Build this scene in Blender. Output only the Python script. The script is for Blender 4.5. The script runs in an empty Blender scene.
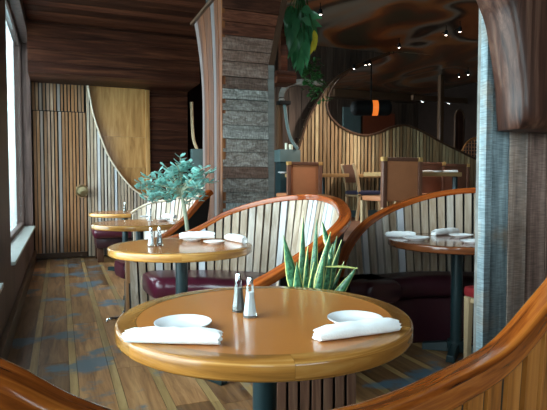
import bpy, bmesh, math, random
from mathutils import Vector, Matrix
R = math.radians
PI = math.pi
random.seed(7)
scene = bpy.context.scene
COL = scene.collection

# ------------------------------------------------------------------ camera
F = 530.0
TH = R(21.9)
CAMZ = 1.12
PITCH = math.atan(24.0 / F)
HF = Vector((math.sin(TH), math.cos(TH), 0))      # horizontal forward
RT = Vector((math.cos(TH), -math.sin(TH), 0))
UPV = Vector((0, 0, 1))
CFW = HF * math.cos(PITCH) - UPV * math.sin(PITCH)
CUP = HF * math.sin(PITCH) + UPV * math.cos(PITCH)
CAM = Vector((0, 0, CAMZ))


def ray(u, y):
    return CFW + RT * ((u - 273.5) / F) + CUP * ((205 - y) / F)


def at(u, y, w):
    d = ray(u, y)
    return CAM + d * (w / d.dot(HF))


def atY(u, y, Y):
    d = ray(u, y)
    return CAM + d * (Y / d.y)


def atZ(u, y, z):
    d = ray(u, y)
    return CAM + d * ((z - CAMZ) / d.z)


cam = bpy.data.cameras.new('camera')
cam.sensor_width = 36
cam.lens = F * 36 / 547
cam.clip_start = 0.02
co = bpy.data.objects.new('camera', cam)
COL.objects.link(co)
co.location = CAM
co.rotation_euler = (PI / 2 - PITCH, 0, -TH)
scene.camera = co

# ------------------------------------------------------------------ materials


def mat_new(name):
    m = bpy.data.materials.new(name)
    m.use_nodes = True
    nt = m.node_tree
    return m, nt, nt.nodes['Principled BSDF']


def rgba(c):
    return (c[0], c[1], c[2], 1)


def plain(name, c, rough=.5, metal=0, coat=0, emit=None, estr=0, var=.0, spec=.5, bump=0, bscale=60, sheen=0):
    m, nt, b = mat_new(name)
    b.inputs['Base Color'].default_value = rgba(c)
    b.inputs['Roughness'].default_value = rough
    b.inputs['Metallic'].default_value = metal
    b.inputs['Coat Weight'].default_value = coat
    b.inputs['Coat Roughness'].default_value = .12
    b.inputs['Specular IOR Level'].default_value = spec
    b.inputs['Sheen Weight'].default_value = sheen
    if emit:
        b.inputs['Emission Color'].default_value = rgba(emit)
        b.inputs['Emission Strength'].default_value = estr
    N = nt.nodes
    L = nt.links
    if var or bump:
        tc = N.new('ShaderNodeTexCoord')
        no = N.new('ShaderNodeTexNoise')
        no.inputs['Scale'].default_value = bscale
        no.inputs['Detail'].default_value = 4
        L.new(tc.outputs['Object'], no.inputs['Vector'])
        if var:
            mx = N.new('ShaderNodeMixRGB')
            mx.inputs[1].default_value = rgba([x * (1 - var) for x in c])
            mx.inputs[2].default_value = rgba([min(1, x * (1 + var)) for x in c])
            L.new(no.outputs['Fac'], mx.inputs[0])
            L.new(mx.outputs[0], b.inputs['Base Color'])
        if bump:
            bp = N.new('ShaderNodeBump')
            bp.inputs['Strength'].default_value = bump
            bp.inputs['Distance'].default_value = .01
            L.new(no.outputs['Fac'], bp.inputs['Height'])
            L.new(bp.outputs[0], b.inputs['Normal'])
    return m


def wood(name, cols, axis='z', rough=.5, coat=0, grain=26, stretch=.07, var=.35, tint=None, tint_amt=0, uv=False,
         bump=.15, spec=.2, patch=None, patch_amt=0, patch_scale=2.0, distort=.6, coat_rough=.12, kerf=None, kerf_amt=.5, patch_lo=.5, patch_hi=.66, tint2=None, tint2_amt=0):
    """grain along one axis; every plank/slat (mesh island) gets its own shade"""
    m, nt, b = mat_new(name)
    N = nt.nodes
    L = nt.links
    tc = N.new('ShaderNodeTexCoord')
    geo = N.new('ShaderNodeNewGeometry')
    off = N.new('ShaderNodeVectorMath')
    off.operation = 'MULTIPLY_ADD'
    L.new(geo.outputs['Random Per Island'], off.inputs[0])
    off.inputs[1].default_value = (17.3, 9.1, 23.7)
    L.new(tc.outputs['UV' if uv else 'Object'], off.inputs[2])
    mp = N.new('ShaderNodeMapping')
    s = [grain, grain, grain]
    s[{'x': 0, 'y': 1, 'z': 2}[axis]] = grain * stretch
    mp.inputs['Scale'].default_value = s
    L.new(off.outputs[0], mp.inputs['Vector'])
    no = N.new('ShaderNodeTexNoise')
    no.inputs['Scale'].default_value = 1
    no.inputs['Detail'].default_value = 6
    no.inputs['Roughness'].default_value = .62
    no.inputs['Distortion'].default_value = distort
    L.new(mp.outputs[0], no.inputs['Vector'])
    cr = N.new('ShaderNodeValToRGB')
    e = cr.color_ramp.elements
    e[0].position = .3
    e[0].color = rgba(cols[0])
    e[1].position = .7
    e[1].color = rgba(cols[-1])
    for i, c in enumerate(cols[1:-1]):
        ne = e.new(.3 + .4 * (i + 1) / (len(cols) - 1))
        ne.color = rgba(c)
    L.new(no.outputs['Fac'], cr.inputs[0])
    colr = cr.outputs[0]
    # value variation per island
    hsv = N.new('ShaderNodeHueSaturation')
    mr = N.new('ShaderNodeMapRange')
    mr.inputs['To Min'].default_value = 1 - var
    mr.inputs['To Max'].default_value = 1 + var
    L.new(geo.outputs['Random Per Island'], mr.inputs['Value'])
    L.new(mr.outputs[0], hsv.inputs['Value'])
    L.new(colr, hsv.inputs['Color'])
    colr = hsv.outputs[0]
    if tint:
        wn = N.new('ShaderNodeTexWhiteNoise')
        wn.noise_dimensions = '1D'
        L.new(geo.outputs['Random Per Island'], wn.inputs['W'])
        mm = N.new('ShaderNodeMath')
        mm.operation = 'MULTIPLY'
        mm.inputs[1].default_value = tint_amt
        L.new(wn.outputs['Value'], mm.inputs[0])
        mx = N.new('ShaderNodeMixRGB')
        mx.inputs[2].default_value = rgba(tint)
        L.new(mm.outputs[0], mx.inputs[0])
        L.new(colr, mx.inputs[1])
        colr = mx.outputs[0]
        if tint2:
            sr = N.new('ShaderNodeSeparateColor')
            L.new(wn.outputs['Color'], sr.inputs[0])
            m2 = N.new('ShaderNodeMapRange')
            m2.inputs['From Min'].default_value = .55
            m2.inputs['From Max'].default_value = .9
            m2.inputs['To Max'].default_value = tint2_amt
            L.new(sr.outputs[1], m2.inputs['Value'])
            mx = N.new('ShaderNodeMixRGB')
            mx.inputs[2].default_value = rgba(tint2)
            L.new(m2.outputs[0], mx.inputs[0])
            L.new(colr, mx.inputs[1])
            colr = mx.outputs[0]
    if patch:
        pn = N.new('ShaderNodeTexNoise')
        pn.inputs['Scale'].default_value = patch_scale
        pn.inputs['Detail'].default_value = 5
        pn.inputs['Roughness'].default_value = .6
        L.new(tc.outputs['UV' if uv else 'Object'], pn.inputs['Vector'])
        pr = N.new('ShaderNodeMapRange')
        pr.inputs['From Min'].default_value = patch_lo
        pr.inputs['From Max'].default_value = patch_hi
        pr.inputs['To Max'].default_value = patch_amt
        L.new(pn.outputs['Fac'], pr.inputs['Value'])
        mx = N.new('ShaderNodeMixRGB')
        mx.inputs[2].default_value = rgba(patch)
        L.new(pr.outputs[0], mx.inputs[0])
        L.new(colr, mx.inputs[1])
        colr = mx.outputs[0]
    if kerf:
        km = N.new('ShaderNodeMapping')
        km.inputs['Scale'].default_value = kerf
        L.new(off.outputs[0], km.inputs['Vector'])
        kn = N.new('ShaderNodeTexNoise')
        kn.inputs['Scale'].default_value = 1
        kn.inputs['Detail'].default_value = 3
        L.new(km.outputs[0], kn.inputs['Vector'])
        kr = N.new('ShaderNodeMapRange')
        kr.inputs['From Min'].default_value = .35
        kr.inputs['From Max'].default_value = .65
        kr.inputs['To Min'].default_value = 1 - kerf_amt
        kr.inputs['To Max'].default_value = 1 + kerf_amt
        L.new(kn.outputs['Fac'], kr.inputs['Value'])
        kh = N.new('ShaderNodeHueSaturation')
        L.new(kr.outputs[0], kh.inputs['Value'])
        L.new(colr, kh.inputs['Color'])
        colr = kh.outputs[0]
    L.new(colr, b.inputs['Base Color'])
    b.inputs['Roughness'].default_value = rough
    b.inputs['Specular IOR Level'].default_value = spec
    b.inputs['Coat Weight'].default_value = coat
    b.inputs['Coat Roughness'].default_value = coat_rough
    if bump:
        bp = N.new('ShaderNodeBump')
        bp.inputs['Strength'].default_value = bump
        bp.inputs['Distance'].default_value = .004
        L.new(no.outputs['Fac'], bp.inputs['Height'])
        L.new(bp.outputs[0], b.inputs['Normal'])
    return m


M = {}
M['slat_pale'] = wood('pale washed slats', [(.22, .165, .115), (.42, .34, .27), (.60, .53, .44)], 'z', .38, var=.25,
                      tint=(.34, .20, .10), tint_amt=.5, tint2=(.60, .62, .66), tint2_amt=.8)
M['slat_grey'] = wood('weathered slats', [(.10, .055, .033), (.21, .135, .085), (.35, .26, .185)], 'z', .5, var=.55,
                      tint=(.34, .145, .05), tint_amt=.8, tint2=(.27, .26, .26), tint2_amt=.7)
M['slat_far'] = wood('olive brown slats', [(.15, .105, .055), (.33, .25, .14), (.50, .40, .24)], 'z', .5, var=.5,
                     tint=(.22, .10, .04), tint_amt=.7)
M['slat_amber'] = wood('varnished amber slats', [(.15, .045, .009), (.36, .12, .022), (.50, .19, .045)], 'z', .35, .15, var=.25)
M['slat_red'] = wood('red brown slats', [(.05, .022, .012), (.11, .05, .03), (.17, .09, .055)], 'z', .5, var=.3)
M['pale_cap'] = wood('pale capping strip', [(.42, .31, .20), (.60, .48, .35), (.70, .60, .48)], 'x', .35, .3, grain=30, stretch=.06, var=.1, uv=True, bump=.04)
M['gap'] = plain('dark backing', (.012, .009, .007), .8)
M['rail'] = wood('varnished mahogany rail', [(.15, .024, .005), (.33, .066, .011), (.48, .13, .024)], 'x', .25, .6, grain=40, stretch=.05,
                 var=.12, uv=True, bump=.06)
M['rail_amber'] = wood('varnished amber rail', [(.05, .010, .003), (.27, .062, .009), (.46, .135, .02)], 'x', .25, .8, grain=46, stretch=.06,
                       var=.1, uv=True, bump=.03, coat_rough=.08)
M['rail_dark'] = wood('dark moulding', [(.03, .014, .008), (.07, .035, .02), (.10, .055, .03)], 'x', .4, .2, grain=40, stretch=.05, var=.2, uv=True)
M['dark_boards'] = wood('dark stained boards', [(.014, .004, .002), (.042, .012, .006), (.092, .030, .013)], 'x', .5, grain=22, stretch=.06, var=.55, spec=.12)
M['dark_vboards'] = wood('dark vertical boards', [(.028, .017, .013), (.06, .038, .028), (.10, .066, .048)], 'z', .55, grain=22, stretch=.06, var=.35)
M['amber_panel'] = wood('honey plywood', [(.23, .105, .032), (.36, .18, .06), (.46, .25, .09)], 'z', .4, .1, grain=16, stretch=.12, var=.12)
M['shingle'] = wood('silver grey rough sawn boards', [(.07, .062, .055), (.26, .245, .22), (.52, .51, .47)], 'x', .55, grain=20, stretch=.30, var=.4,
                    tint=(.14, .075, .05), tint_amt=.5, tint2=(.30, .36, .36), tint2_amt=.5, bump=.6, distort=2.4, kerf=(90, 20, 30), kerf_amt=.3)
M['shingle_red'] = wood('dark red brown rough sawn boards', [(.03, .008, .005), (.085, .026, .013), (.16, .058, .032)], 'x', .55, grain=34, stretch=.12, var=.4,
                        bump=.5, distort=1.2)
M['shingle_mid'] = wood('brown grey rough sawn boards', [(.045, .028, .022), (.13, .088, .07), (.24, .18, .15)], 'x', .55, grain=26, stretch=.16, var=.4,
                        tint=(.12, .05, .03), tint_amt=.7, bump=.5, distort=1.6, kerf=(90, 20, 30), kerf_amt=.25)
M['face_boards'] = wood('grey red vertical boards', [(.035, .009, .003), (.15, .045, .013), (.27, .10, .032)], 'z', .5, grain=30, stretch=.07, var=.35,
                        tint=(.06, .02, .01), tint_amt=.7, tint2=(.15, .13, .13), tint2_amt=.8, bump=.4)
M['pillar_teal'] = wood('rough sawn teal boards', [(.075, .095, .10), (.16, .20, .215), (.27, .335, .35)], 'z', .5, grain=24, stretch=.06, var=.15,
                        bump=.3, patch=(.27, .17, .10), patch_amt=.75, patch_scale=4.2, kerf=(20, 20, 330), kerf_amt=.3, patch_lo=.48)
M['pillar_brown'] = wood('rough sawn brown boards', [(.09, .06, .05), (.21, .145, .115), (.33, .26, .22)], 'z', .5, grain=24, stretch=.05, var=.2,
                         bump=.3, patch=(.12, .16, .18), patch_amt=.3, patch_scale=4.0, kerf=(20, 20, 330), kerf_amt=.28)
M['pillar_plum'] = wood('rough sawn plum boards', [(.05, .030, .026), (.14, .085, .068), (.25, .17, .14)], 'z', .5, grain=24, stretch=.05, var=.2,
                        bump=.3, kerf=(20, 20, 330), kerf_amt=.25)
M['corbel'] = wood('red brown carved timber', [(.012, .005, .004), (.05, .019, .012), (.115, .055, .036)], 'z', .42, .08, grain=26, stretch=.05, var=.1, bump=.3)
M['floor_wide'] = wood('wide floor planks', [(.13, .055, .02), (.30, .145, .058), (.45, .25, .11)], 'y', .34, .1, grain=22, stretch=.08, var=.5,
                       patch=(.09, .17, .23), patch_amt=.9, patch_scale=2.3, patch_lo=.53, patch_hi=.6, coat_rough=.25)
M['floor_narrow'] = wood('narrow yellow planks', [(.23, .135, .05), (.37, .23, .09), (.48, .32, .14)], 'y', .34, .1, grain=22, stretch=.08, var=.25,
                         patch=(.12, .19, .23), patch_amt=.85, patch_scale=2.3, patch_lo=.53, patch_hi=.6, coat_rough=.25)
M['platform'] = wood('red brown carpet boards', [(.09, .04, .025), (.14, .065, .04), (.19, .095, .06)], 'y', .5, grain=12, stretch=.1, var=.2)
M['laminate'] = plain('orange brown laminate', (.44, .155, .034), .25, coat=.4, var=.06, bscale=8)
M['oak'] = wood('oak edging', [(.21, .085, .02), (.37, .165, .037), (.58, .33, .105)], 'x', .25, .45, grain=30, stretch=.08, var=.35, uv=True, bump=.04)
M['oak_dark'] = wood('darker amber oak edging', [(.13, .05, .010), (.26, .105, .020), (.42, .215, .06)], 'x', .25, .45, grain=30, stretch=.08, var=.4, uv=True, bump=.05)
M['laminate_red'] = plain('red brown table top', (.22, .08, .035), .16, coat=.6, var=.06, bscale=8)
M['edge_red'] = wood('red brown table edging', [(.06, .016, .006), (.12, .035, .012), (.19, .06, .02)], 'x', .2, .6, grain=30, stretch=.08, var=.15, uv=True, bump=.04)
M['iron'] = plain('teal black painted iron', (.011, .027, .030), .4, var=.1)
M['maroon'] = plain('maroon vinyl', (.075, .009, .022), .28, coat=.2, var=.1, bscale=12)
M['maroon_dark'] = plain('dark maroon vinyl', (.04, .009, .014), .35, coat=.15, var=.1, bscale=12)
M['china'] = plain('white glazed china', (.82, .83, .84), .15, coat=.4)
M['cloth'] = plain('white napkin linen', (.84, .84, .84), .85, bump=.25, bscale=180, sheen=.2)
M['steel'] = plain('polished steel', (.75, .76, .78), .18, metal=1)
M['salt'] = plain('white salt', (.86, .86, .85), .8)
M['pepper'] = plain('ground pepper', (.26, .24, .215), .9, var=.5, bscale=600)
M['brass'] = plain('aged brass', (.30, .235, .13), .3, metal=1)
M['leather'] = plain('brown saddle leather', (.50, .19, .085), .42, coat=.1, var=.12, bscale=10)
M['leather_dark'] = plain('dark brown leather', (.17, .07, .042), .45, var=.15, bscale=14)
M['block'] = wood('honey end grain', [(.50, .27, .09), (.62, .36, .13)], 'x', .4, grain=30, var=.1)
M['pale_wood'] = wood('pale beech', [(.42, .29, .16), (.55, .40, .24)], 'z', .4, grain=22, stretch=.1, var=.1)
M['navy'] = plain('navy seat fabric', (.022, .024, .06), .6)
M['red_fabric'] = plain('crimson seat fabric', (.25, .014, .016), .6)
M['table_far'] = wood('oak board', [(.36, .21, .09), (.50, .31, .14)], 'x', .35, .2, grain=18, stretch=.1, var=.1)
M['paint_sill'] = plain('grey green painted sill', (.42, .46, .44), .35, var=.12, bscale=6)
M['jamb'] = wood('purple brown jamb', [(.04, .022, .018), (.085, .05, .042), (.13, .08, .068)], 'z', .45, grain=18, stretch=.08, var=.1)
M['wall_dark'] = plain('dark wall', (.020, .011, .008), .7, var=.3, bscale=5, spec=.1)
M['teal'] = plain('teal grey painted wood', (.085, .125, .125), .5, var=.2, bscale=9)
M['grey_wood'] = wood('grey weathered timber', [(.10, .095, .085), (.18, .17, .155)], 'x', .55, grain=18, stretch=.1, var=.15)
M['wax'] = plain('cream wax', (.80, .78, .62), .5)
M['black'] = plain('black enamel', (.006, .006, .006), .65, spec=.15)
M['amber_glow'] = plain('amber lamp glass', (.5, .12, .02), .2, emit=(1, .22, .03), estr=.8)
M['bulb'] = plain('lamp bulb', (.9, .9, .9), .3, emit=(1, .82, .68), estr=14)
M['terracotta'] = plain('clay', (.18, .08, .045), .8, var=.15, bscale=14)
M['soil'] = plain('potting soil', (.03, .02, .014), .95, bump=.6, bscale=60)
M['bark'] = plain('pale green bark', (.36, .38, .26), .7, var=.2, bscale=30)
M['jade'] = plain('jade leaf', (.30, .62, .55), .3, coat=.35, var=.3, bscale=14)
M['philo'] = plain('dark glossy leaf', (.075, .30, .12), .3, coat=.3, var=.5, bscale=11)
M['philo_yellow'] = plain('yellowing leaf', (.55, .42, .03), .4, var=.2, bscale=20)
M['vine'] = plain('trailing leaf', (.035, .13, .03), .4, var=.4, bscale=14)
M['rust_panel'] = plain('rust red lacquer', (.16, .035, .015), .35, var=.25, bscale=3)
M['pale_green'] = plain('pale green print', (.30, .42, .27), .6, var=.35, bscale=9)
M['wicker'] = plain('orange cane', (.36, .13, .035), .5, var=.3, bscale=30)


def snake_mat():
    m, nt, b = mat_new('snake plant leaf')
    N, L = nt.nodes, nt.links
    tc = N.new('ShaderNodeTexCoord')
    sp = N.new('ShaderNodeSeparateXYZ')
    L.new(tc.outputs['UV'], sp.inputs[0])
    ab = N.new('ShaderNodeMath')
    ab.operation = 'SUBTRACT'
    ab.inputs[1].default_value = .5
    L.new(sp.outputs[0], ab.inputs[0])
    a2 = N.new('ShaderNodeMath')
    a2.operation = 'ABSOLUTE'
    L.new(ab.outputs[0], a2.inputs[0])
    gt = N.new('ShaderNodeMath')
    gt.operation = 'GREATER_THAN'
    gt.inputs[1].default_value = .43
    L.new(a2.outputs[0], gt.inputs[0])
    mp = N.new('ShaderNodeMapping')
    mp.inputs['Scale'].default_value = (2.5, 16, 1)
    L.new(tc.outputs['UV'], mp.inputs[0])
    no = N.new('ShaderNodeTexNoise')
    no.inputs['Scale'].default_value = 1.5
    no.inputs['Detail'].default_value = 4
    no.inputs['Distortion'].default_value = 1.0
    L.new(mp.outputs[0], no.inputs['Vector'])
    cr = N.new('ShaderNodeValToRGB')
    cr.color_ramp.elements[0].position = .4
    cr.color_ramp.elements[0].color = (.012, .062, .026, 1)
    cr.color_ramp.elements[1].position = .6
    cr.color_ramp.elements[1].color = (.075, .21, .10, 1)
    L.new(no.outputs['Fac'], cr.inputs[0])
    mx = N.new('ShaderNodeMixRGB')
    L.new(gt.outputs[0], mx.inputs[0])
    L.new(cr.outputs[0], mx.inputs[1])
    mx.inputs[2].default_value = (.55, .52, .16, 1)
    L.new(mx.outputs[0], b.inputs['Base Color'])
    b.inputs['Roughness'].default_value = .3
    return m


M['snake'] = snake_mat()


def mural_mat():
    m, nt, b = mat_new('painted swirl ceiling')
    N, L = nt.nodes, nt.links
    tc = N.new('ShaderNodeTexCoord')
    mp = N.new('ShaderNodeMapping')
    mp.inputs['Scale'].default_value = (.55, .3, 1)
    mp.inputs['Rotation'].default_value = (0, 0, .5)
    L.new(tc.outputs['Object'], mp.inputs[0])
    no = N.new('ShaderNodeTexNoise')
    no.inputs['Scale'].default_value = .8
    no.inputs['Detail'].default_value = 1.0
    no.inputs['Distortion'].default_value = 2.6
    L.new(mp.outputs[0], no.inputs['Vector'])
    cr = N.new('ShaderNodeValToRGB')
    cr.color_ramp.interpolation = 'EASE'
    e = cr.color_ramp.elements
    e[0].position = .30
    e[0].color = (.035, .03, .018, 1)
    e[1].position = .74
    e[1].color = (.20, .075, .022, 1)
    for p, c in ((.40, (.09, .026, .010)), (.46, (.20, .07, .02)), (.52, (.15, .125, .10)), (.57, (.018, .011, .008)), (.64, (.17, .05, .016))):
        x = e.new(p)
        x.color = rgba(c)
    L.new(no.outputs['Fac'], cr.inputs[0])
    L.new(cr.outputs[0], b.inputs['Base Color'])
    b.inputs['Roughness'].default_value = .35
    return m


M['mural'] = mural_mat()


def glass_mat(name, tint=(1, 1, 1), refl=.5):
    m, nt, b = mat_new(name)
    N, L = nt.nodes, nt.links
    out = N['Material Output']
    tr = N.new('ShaderNodeBsdfTransparent')
    tr.inputs[0].default_value = rgba(tint)
    gl = N.new('ShaderNodeBsdfGlossy')
    gl.inputs['Roughness'].default_value = .02
    fr = N.new('ShaderNodeFresnel')
    fr.inputs[0].default_value = 1.45
    mm = N.new('ShaderNodeMath')
    mm.operation = 'MULTIPLY'
    mm.inputs[1].default_value = refl
    L.new(fr.outputs[0], mm.inputs[0])
    mx = N.new('ShaderNodeMixShader')
    L.new(mm.outputs[0], mx.inputs[0])
    L.new(tr.outputs[0], mx.inputs[1])
    L.new(gl.outputs[0], mx.inputs[2])
    L.new(mx.outputs[0], out.inputs['Surface'])
    N.remove(b)
    return m


M['pane'] = glass_mat('window pane', (.93, .98, .98), .8)
M['shaker_glass'] = glass_mat('shaker glass', (.93, .96, .97), 1.6)

# ------------------------------------------------------------------ mesh builder


class MB:
    def __init__(self, uv=False):
        self.v = []
        self.f = []
        self.uvs = []
        self.fm = []
        self.mi = 0
        self.uv = uv

    def add(self, vs, fs, uvs=None):
        o = len(self.v)
        self.v += [tuple(v) for v in vs]
        for i, f in enumerate(fs):
            self.f.append([o + k for k in f])
            self.fm.append(self.mi)
            self.uvs.append(uvs[i] if uvs else [(0, 0)] * len(f))
        return self

    def box(self, c, s, rot=None, bev=0):
        c = Vector(c)
        hx, hy, hz = s[0] / 2, s[1] / 2, s[2] / 2
        if bev:
            bm = bmesh.new()
            bmesh.ops.create_cube(bm, size=1)
            bmesh.ops.scale(bm, vec=s, verts=bm.verts)
            bmesh.ops.bevel(bm, geom=list(bm.edges), offset=bev, segments=2, affect='EDGES', profile=.6)
            bm.verts.index_update()
            vs = [v.co.copy() for v in bm.verts]
            fs = [[v.index for v in f.verts] for f in bm.faces]
            bm.free()
        else:
            vs = [Vector((x, y, z)) for x in (-hx, hx) for y in (-hy, hy) for z in (-hz, hz)]
            fs = [(0, 1, 3, 2), (4, 6, 7, 5), (0, 4, 5, 1), (2, 3, 7, 6), (0, 2, 6, 4), (1, 5, 7, 3)]
        if rot is not None:
            vs = [rot @ v for v in vs]
        return self.add([v + c for v in vs], fs)

    def span(self, a, b, bev=0):
        a, b = Vector(a), Vector(b)
        s = b - a
        return self.box((a + b) / 2, (abs(s.x), abs(s.y), abs(s.z)), None, bev)

    def hexa(self, bot, top):
        """box from 4 bottom + 4 top corners"""
        return self.add(list(bot) + list(top), [(3, 2, 1, 0), (4, 5, 6, 7), (0, 1, 5, 4), (1, 2, 6, 5), (2, 3, 7, 6), (3, 0, 4, 7)])

    def lathe(self, prof, seg=32, c=(0, 0, 0), a0=0, a1=2 * PI, closed_prof=False):
        c = Vector(c)
        full = abs(a1 - a0 - 2 * PI) < 1e-6
        n = seg if full else seg + 1
        vs, fs, us = [], [], []
        for i in range(n):
            a = a0 + (a1 - a0) * i / seg
            for r, z in prof:
                vs.append(c + Vector((r * math.cos(a), r * math.sin(a), z)))
        m = len(prof)
        pm = m if closed_prof else m - 1
        for i in range(seg):
            j = (i + 1) % n
            for k in range(pm):
                l = (k + 1) % m
                fs.append((i * m + k, j * m + k, j * m + l, i * m + l))
                u0 = (a0 + (a1 - a0) * i / seg) * .4
                u1 = (a0 + (a1 - a0) * (i + 1) / seg) * .4
                us.append([(u0, k * .02), (u1, k * .02), (u1, (k + 1) * .02), (u0, (k + 1) * .02)])
        if not full and closed_prof:
            fs.append([k for k in range(m)])
            us.append([(0, 0)] * m)
            fs.append([(n - 1) * m + k for k in reversed(range(m))])
            us.append([(0, 0)] * m)
        return self.add(vs, fs, us)

    def sweep(self, path, prof, normals=None, cap=True, scale=None):
        """path of Vectors; prof of (a along side normal, b along local up); uv = length, girth"""
        n = len(path)
        vs, fs, us = [], [], []
        m = len(prof)
        length = [0]
        for i in range(1, n):
            length.append(length[-1] + (path[i] - path[i - 1]).length)
        gir = [0]
        for k in range(m):
            a, b = prof[k], prof[(k + 1) % m]
            gir.append(gir[-1] + math.hypot(a[0] - b[0], a[1] - b[1]))
        for i in range(n):
            t = (path[min(i + 1, n - 1)] - path[max(i - 1, 0)]).normalized()
            if normals:
                s = normals[i]
            else:
                s = t.cross(UPV)
                if s.length < 1e-4:
                    s = Vector((1, 0, 0))
            s = (s - t * s.dot(t)).normalized()
            up = s.cross(t)
            if up.z < 0 or (abs(up.z) < 1e-6 and up.y < 0):
                up = -up
            k = scale[i] if scale else 1
            for a, b in prof:
                vs.append(path[i] + s * a * k + up * b * k)
        for i in range(n - 1):
            for k in range(m):
                l = (k + 1) % m
                fs.append((i * m + k, i * m + l, (i + 1) * m + l, (i + 1) * m + k))
                us.append([(length[i], gir[k]), (length[i], gir[k + 1]), (length[i + 1], gir[k + 1]), (length[i + 1], gir[k])])
        if cap:
            fs.append(list(range(m)))
            us.append([(0, g) for g in gir[:m]])
            fs.append([(n - 1) * m + k for k in reversed(range(m))])
            us.append([(length[-1], g) for g in gir[:m]])
        return self.add(vs, fs, us)

    def tube(self, path, r, seg=10, cap=True):
        path = [Vector(p) for p in path]
        rs = r if isinstance(r, (list, tuple)) else [r] * len(path)
        prof = [(math.cos(2 * PI * k / seg), math.sin(2 * PI * k / seg)) for k in range(seg)]
        nrm = []
        ref = Vector((1, .3, .1)).normalized()
        for i in range(len(path)):
            t = (path[min(i + 1, len(path) - 1)] - path[max(i - 1, 0)]).normalized()
            s = ref - t * ref.dot(t)
            if s.length < .05:
                s = Vector((0, 1, 0)) - t * t.y
            nrm.append(s.normalized())
        n0 = len(self.v)
        # frames must not flip: build directly
        vs, fs = [], []
        for i in range(len(path)):
            t = (path[min(i + 1, len(path) - 1)] - path[max(i - 1, 0)]).normalized()
            up = nrm[i].cross(t)
            for a, b in prof:
                vs.append(path[i] + (nrm[i] * a + up * b) * rs[i])
        for i in range(len(path) - 1):
            for k in range(seg):
                l = (k + 1) % seg
                fs.append((i * seg + k, i * seg + l, (i + 1) * seg + l, (i + 1) * seg + k))
        if cap:
            fs.append(list(range(seg)))
            fs.append([(len(path) - 1) * seg + k for k in reversed(range(seg))])
        return self.add(vs, fs)

    def prism(self, poly, d0, d1, axis='y'):
        """extrude an outline of (a, b) along axis from d0 to d1"""
        def P(a, b, d):
            return {'y': (a, d, b), 'x': (d, a, b), 'z': (a, b, d)}[axis]
        n = len(poly)
        vs = [P(a, b, d0) for a, b in poly] + [P(a, b, d1) for a, b in poly]
        fs = [list(range(n)), [n + k for k in reversed(range(n))]]
        for k in range(n):
            l = (k + 1) % n
            fs.append((k, n + k, n + l, l))
        return self.add(vs, fs)

    def build(self, name, mats, parent=None, smooth=True, angle=35, bevel=0):
        me = bpy.data.meshes.new(name)
        org = parent['_org'] if parent is not None and '_org' in parent else (0, 0, 0)
        ox, oy, oz = org
        me.from_pydata([(x - ox, y - oy, z - oz) for x, y, z in self.v], [], self.f)
        if not isinstance(mats, (list, tuple)):
            mats = [mats]
        for m in mats:
            me.materials.append(M[m] if isinstance(m, str) else m)
        if self.uv:
            ul = me.uv_layers.new(name='UVMap')
            i = 0
            for fu in self.uvs:
                for uvc in fu:
                    ul.data[i].uv = uvc
                    i += 1
        for p, k in zip(me.polygons, self.fm):
            p.material_index = k
            p.use_smooth = smooth
        bm = bmesh.new()
        bm.from_mesh(me)
        bmesh.ops.recalc_face_normals(bm, faces=bm.faces)
        bm.to_mesh(me)
        bm.free()
        me.update()
        if smooth:
            me.set_sharp_from_angle(angle=R(angle))
        o = bpy.data.objects.new(name, me)
        COL.objects.link(o)
        if parent is not None:
            o.parent = parent
        if bevel:
            b = o.modifiers.new('bevel', 'BEVEL')
            b.width = bevel
            b.segments = 2
            b.limit_method = 'ANGLE'
        return o


def rrect(w, h, r=.012, seg=4):
    pts = []
    for cx, cy, a0 in ((w / 2 - r, h / 2 - r, 0), (-w / 2 + r, h / 2 - r, PI / 2), (-w / 2 + r, -h / 2 + r, PI), (w / 2 - r, -h / 2 + r, 1.5 * PI)):
        for k in range(seg + 1):
            a = a0 + PI / 2 * k / seg
            pts.append((cx + r * math.cos(a), cy + r * math.sin(a)))
    return pts


def tag(o, label=None, cat=None, group=None, kind=None):
    if label:
        o['label'] = label
    if cat:
        o['category'] = cat
    if group:
        o['group'] = group
    if kind:
        o['kind'] = kind
    return o


def empty(name, loc, rz=0, label=None, cat=None, group=None, kind=None, world=False):
    """an Empty at a thing's base; world=True lets parts be authored in world coordinates"""
    o = bpy.data.objects.new(name, None)
    COL.objects.link(o)
    o.empty_display_size = .05
    o.location = loc
    o.rotation_euler = (0, 0, rz)
    if world:
        o['_org'] = tuple(loc)
    return tag(o, label, cat, group, kind)


def copy_tree(o, parent=None):
    c = o.copy()
    COL.objects.link(c)
    c.parent = parent
    for ch in o.children:
        copy_tree(ch, c)
    return c


def place(root, loc, rz, label, group=None):
    root.location = loc
    root.rotation_euler = (0, 0, rz)
    tag(root, label, None, group)
    return root


def smooth_path(pts, n=12):
    """Catmull-Rom through the points"""
    P = [Vector(p) for p in pts]
    P = [P[0] * 2 - P[1]] + P + [P[-1] * 2 - P[-2]]
    out = []
    for i in range(1, len(P) - 2):
        a, b, c, d = P[i - 1:i + 3]
        for k in range(n):
            t = k / n
            out.append(.5 * ((2 * b) + (c - a) * t + (2 * a - 5 * b + 4 * c - d) * t * t + (3 * b - a - 3 * c + d) * t ** 3))
    out.append(P[-2].copy())
    return out


def resample(path, step):
    """points every `step` of horizontal length, with horizontal tangent"""
    L = [0]
    for i in range(1, len(path)):
        d = path[i] - path[i - 1]
        L.append(L[-1] + math.hypot(d.x, d.y))

    def ev(s):
        s = min(max(s, 0), L[-1])
        i = 0
        while i < len(L) - 2 and L[i + 1] < s:
            i += 1
        t = 0 if L[i + 1] == L[i] else (s - L[i]) / (L[i + 1] - L[i])
        return path[i].lerp(path[i + 1], t)
    n = max(2, int(L[-1] / step))
    return L[-1], ev, n


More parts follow.
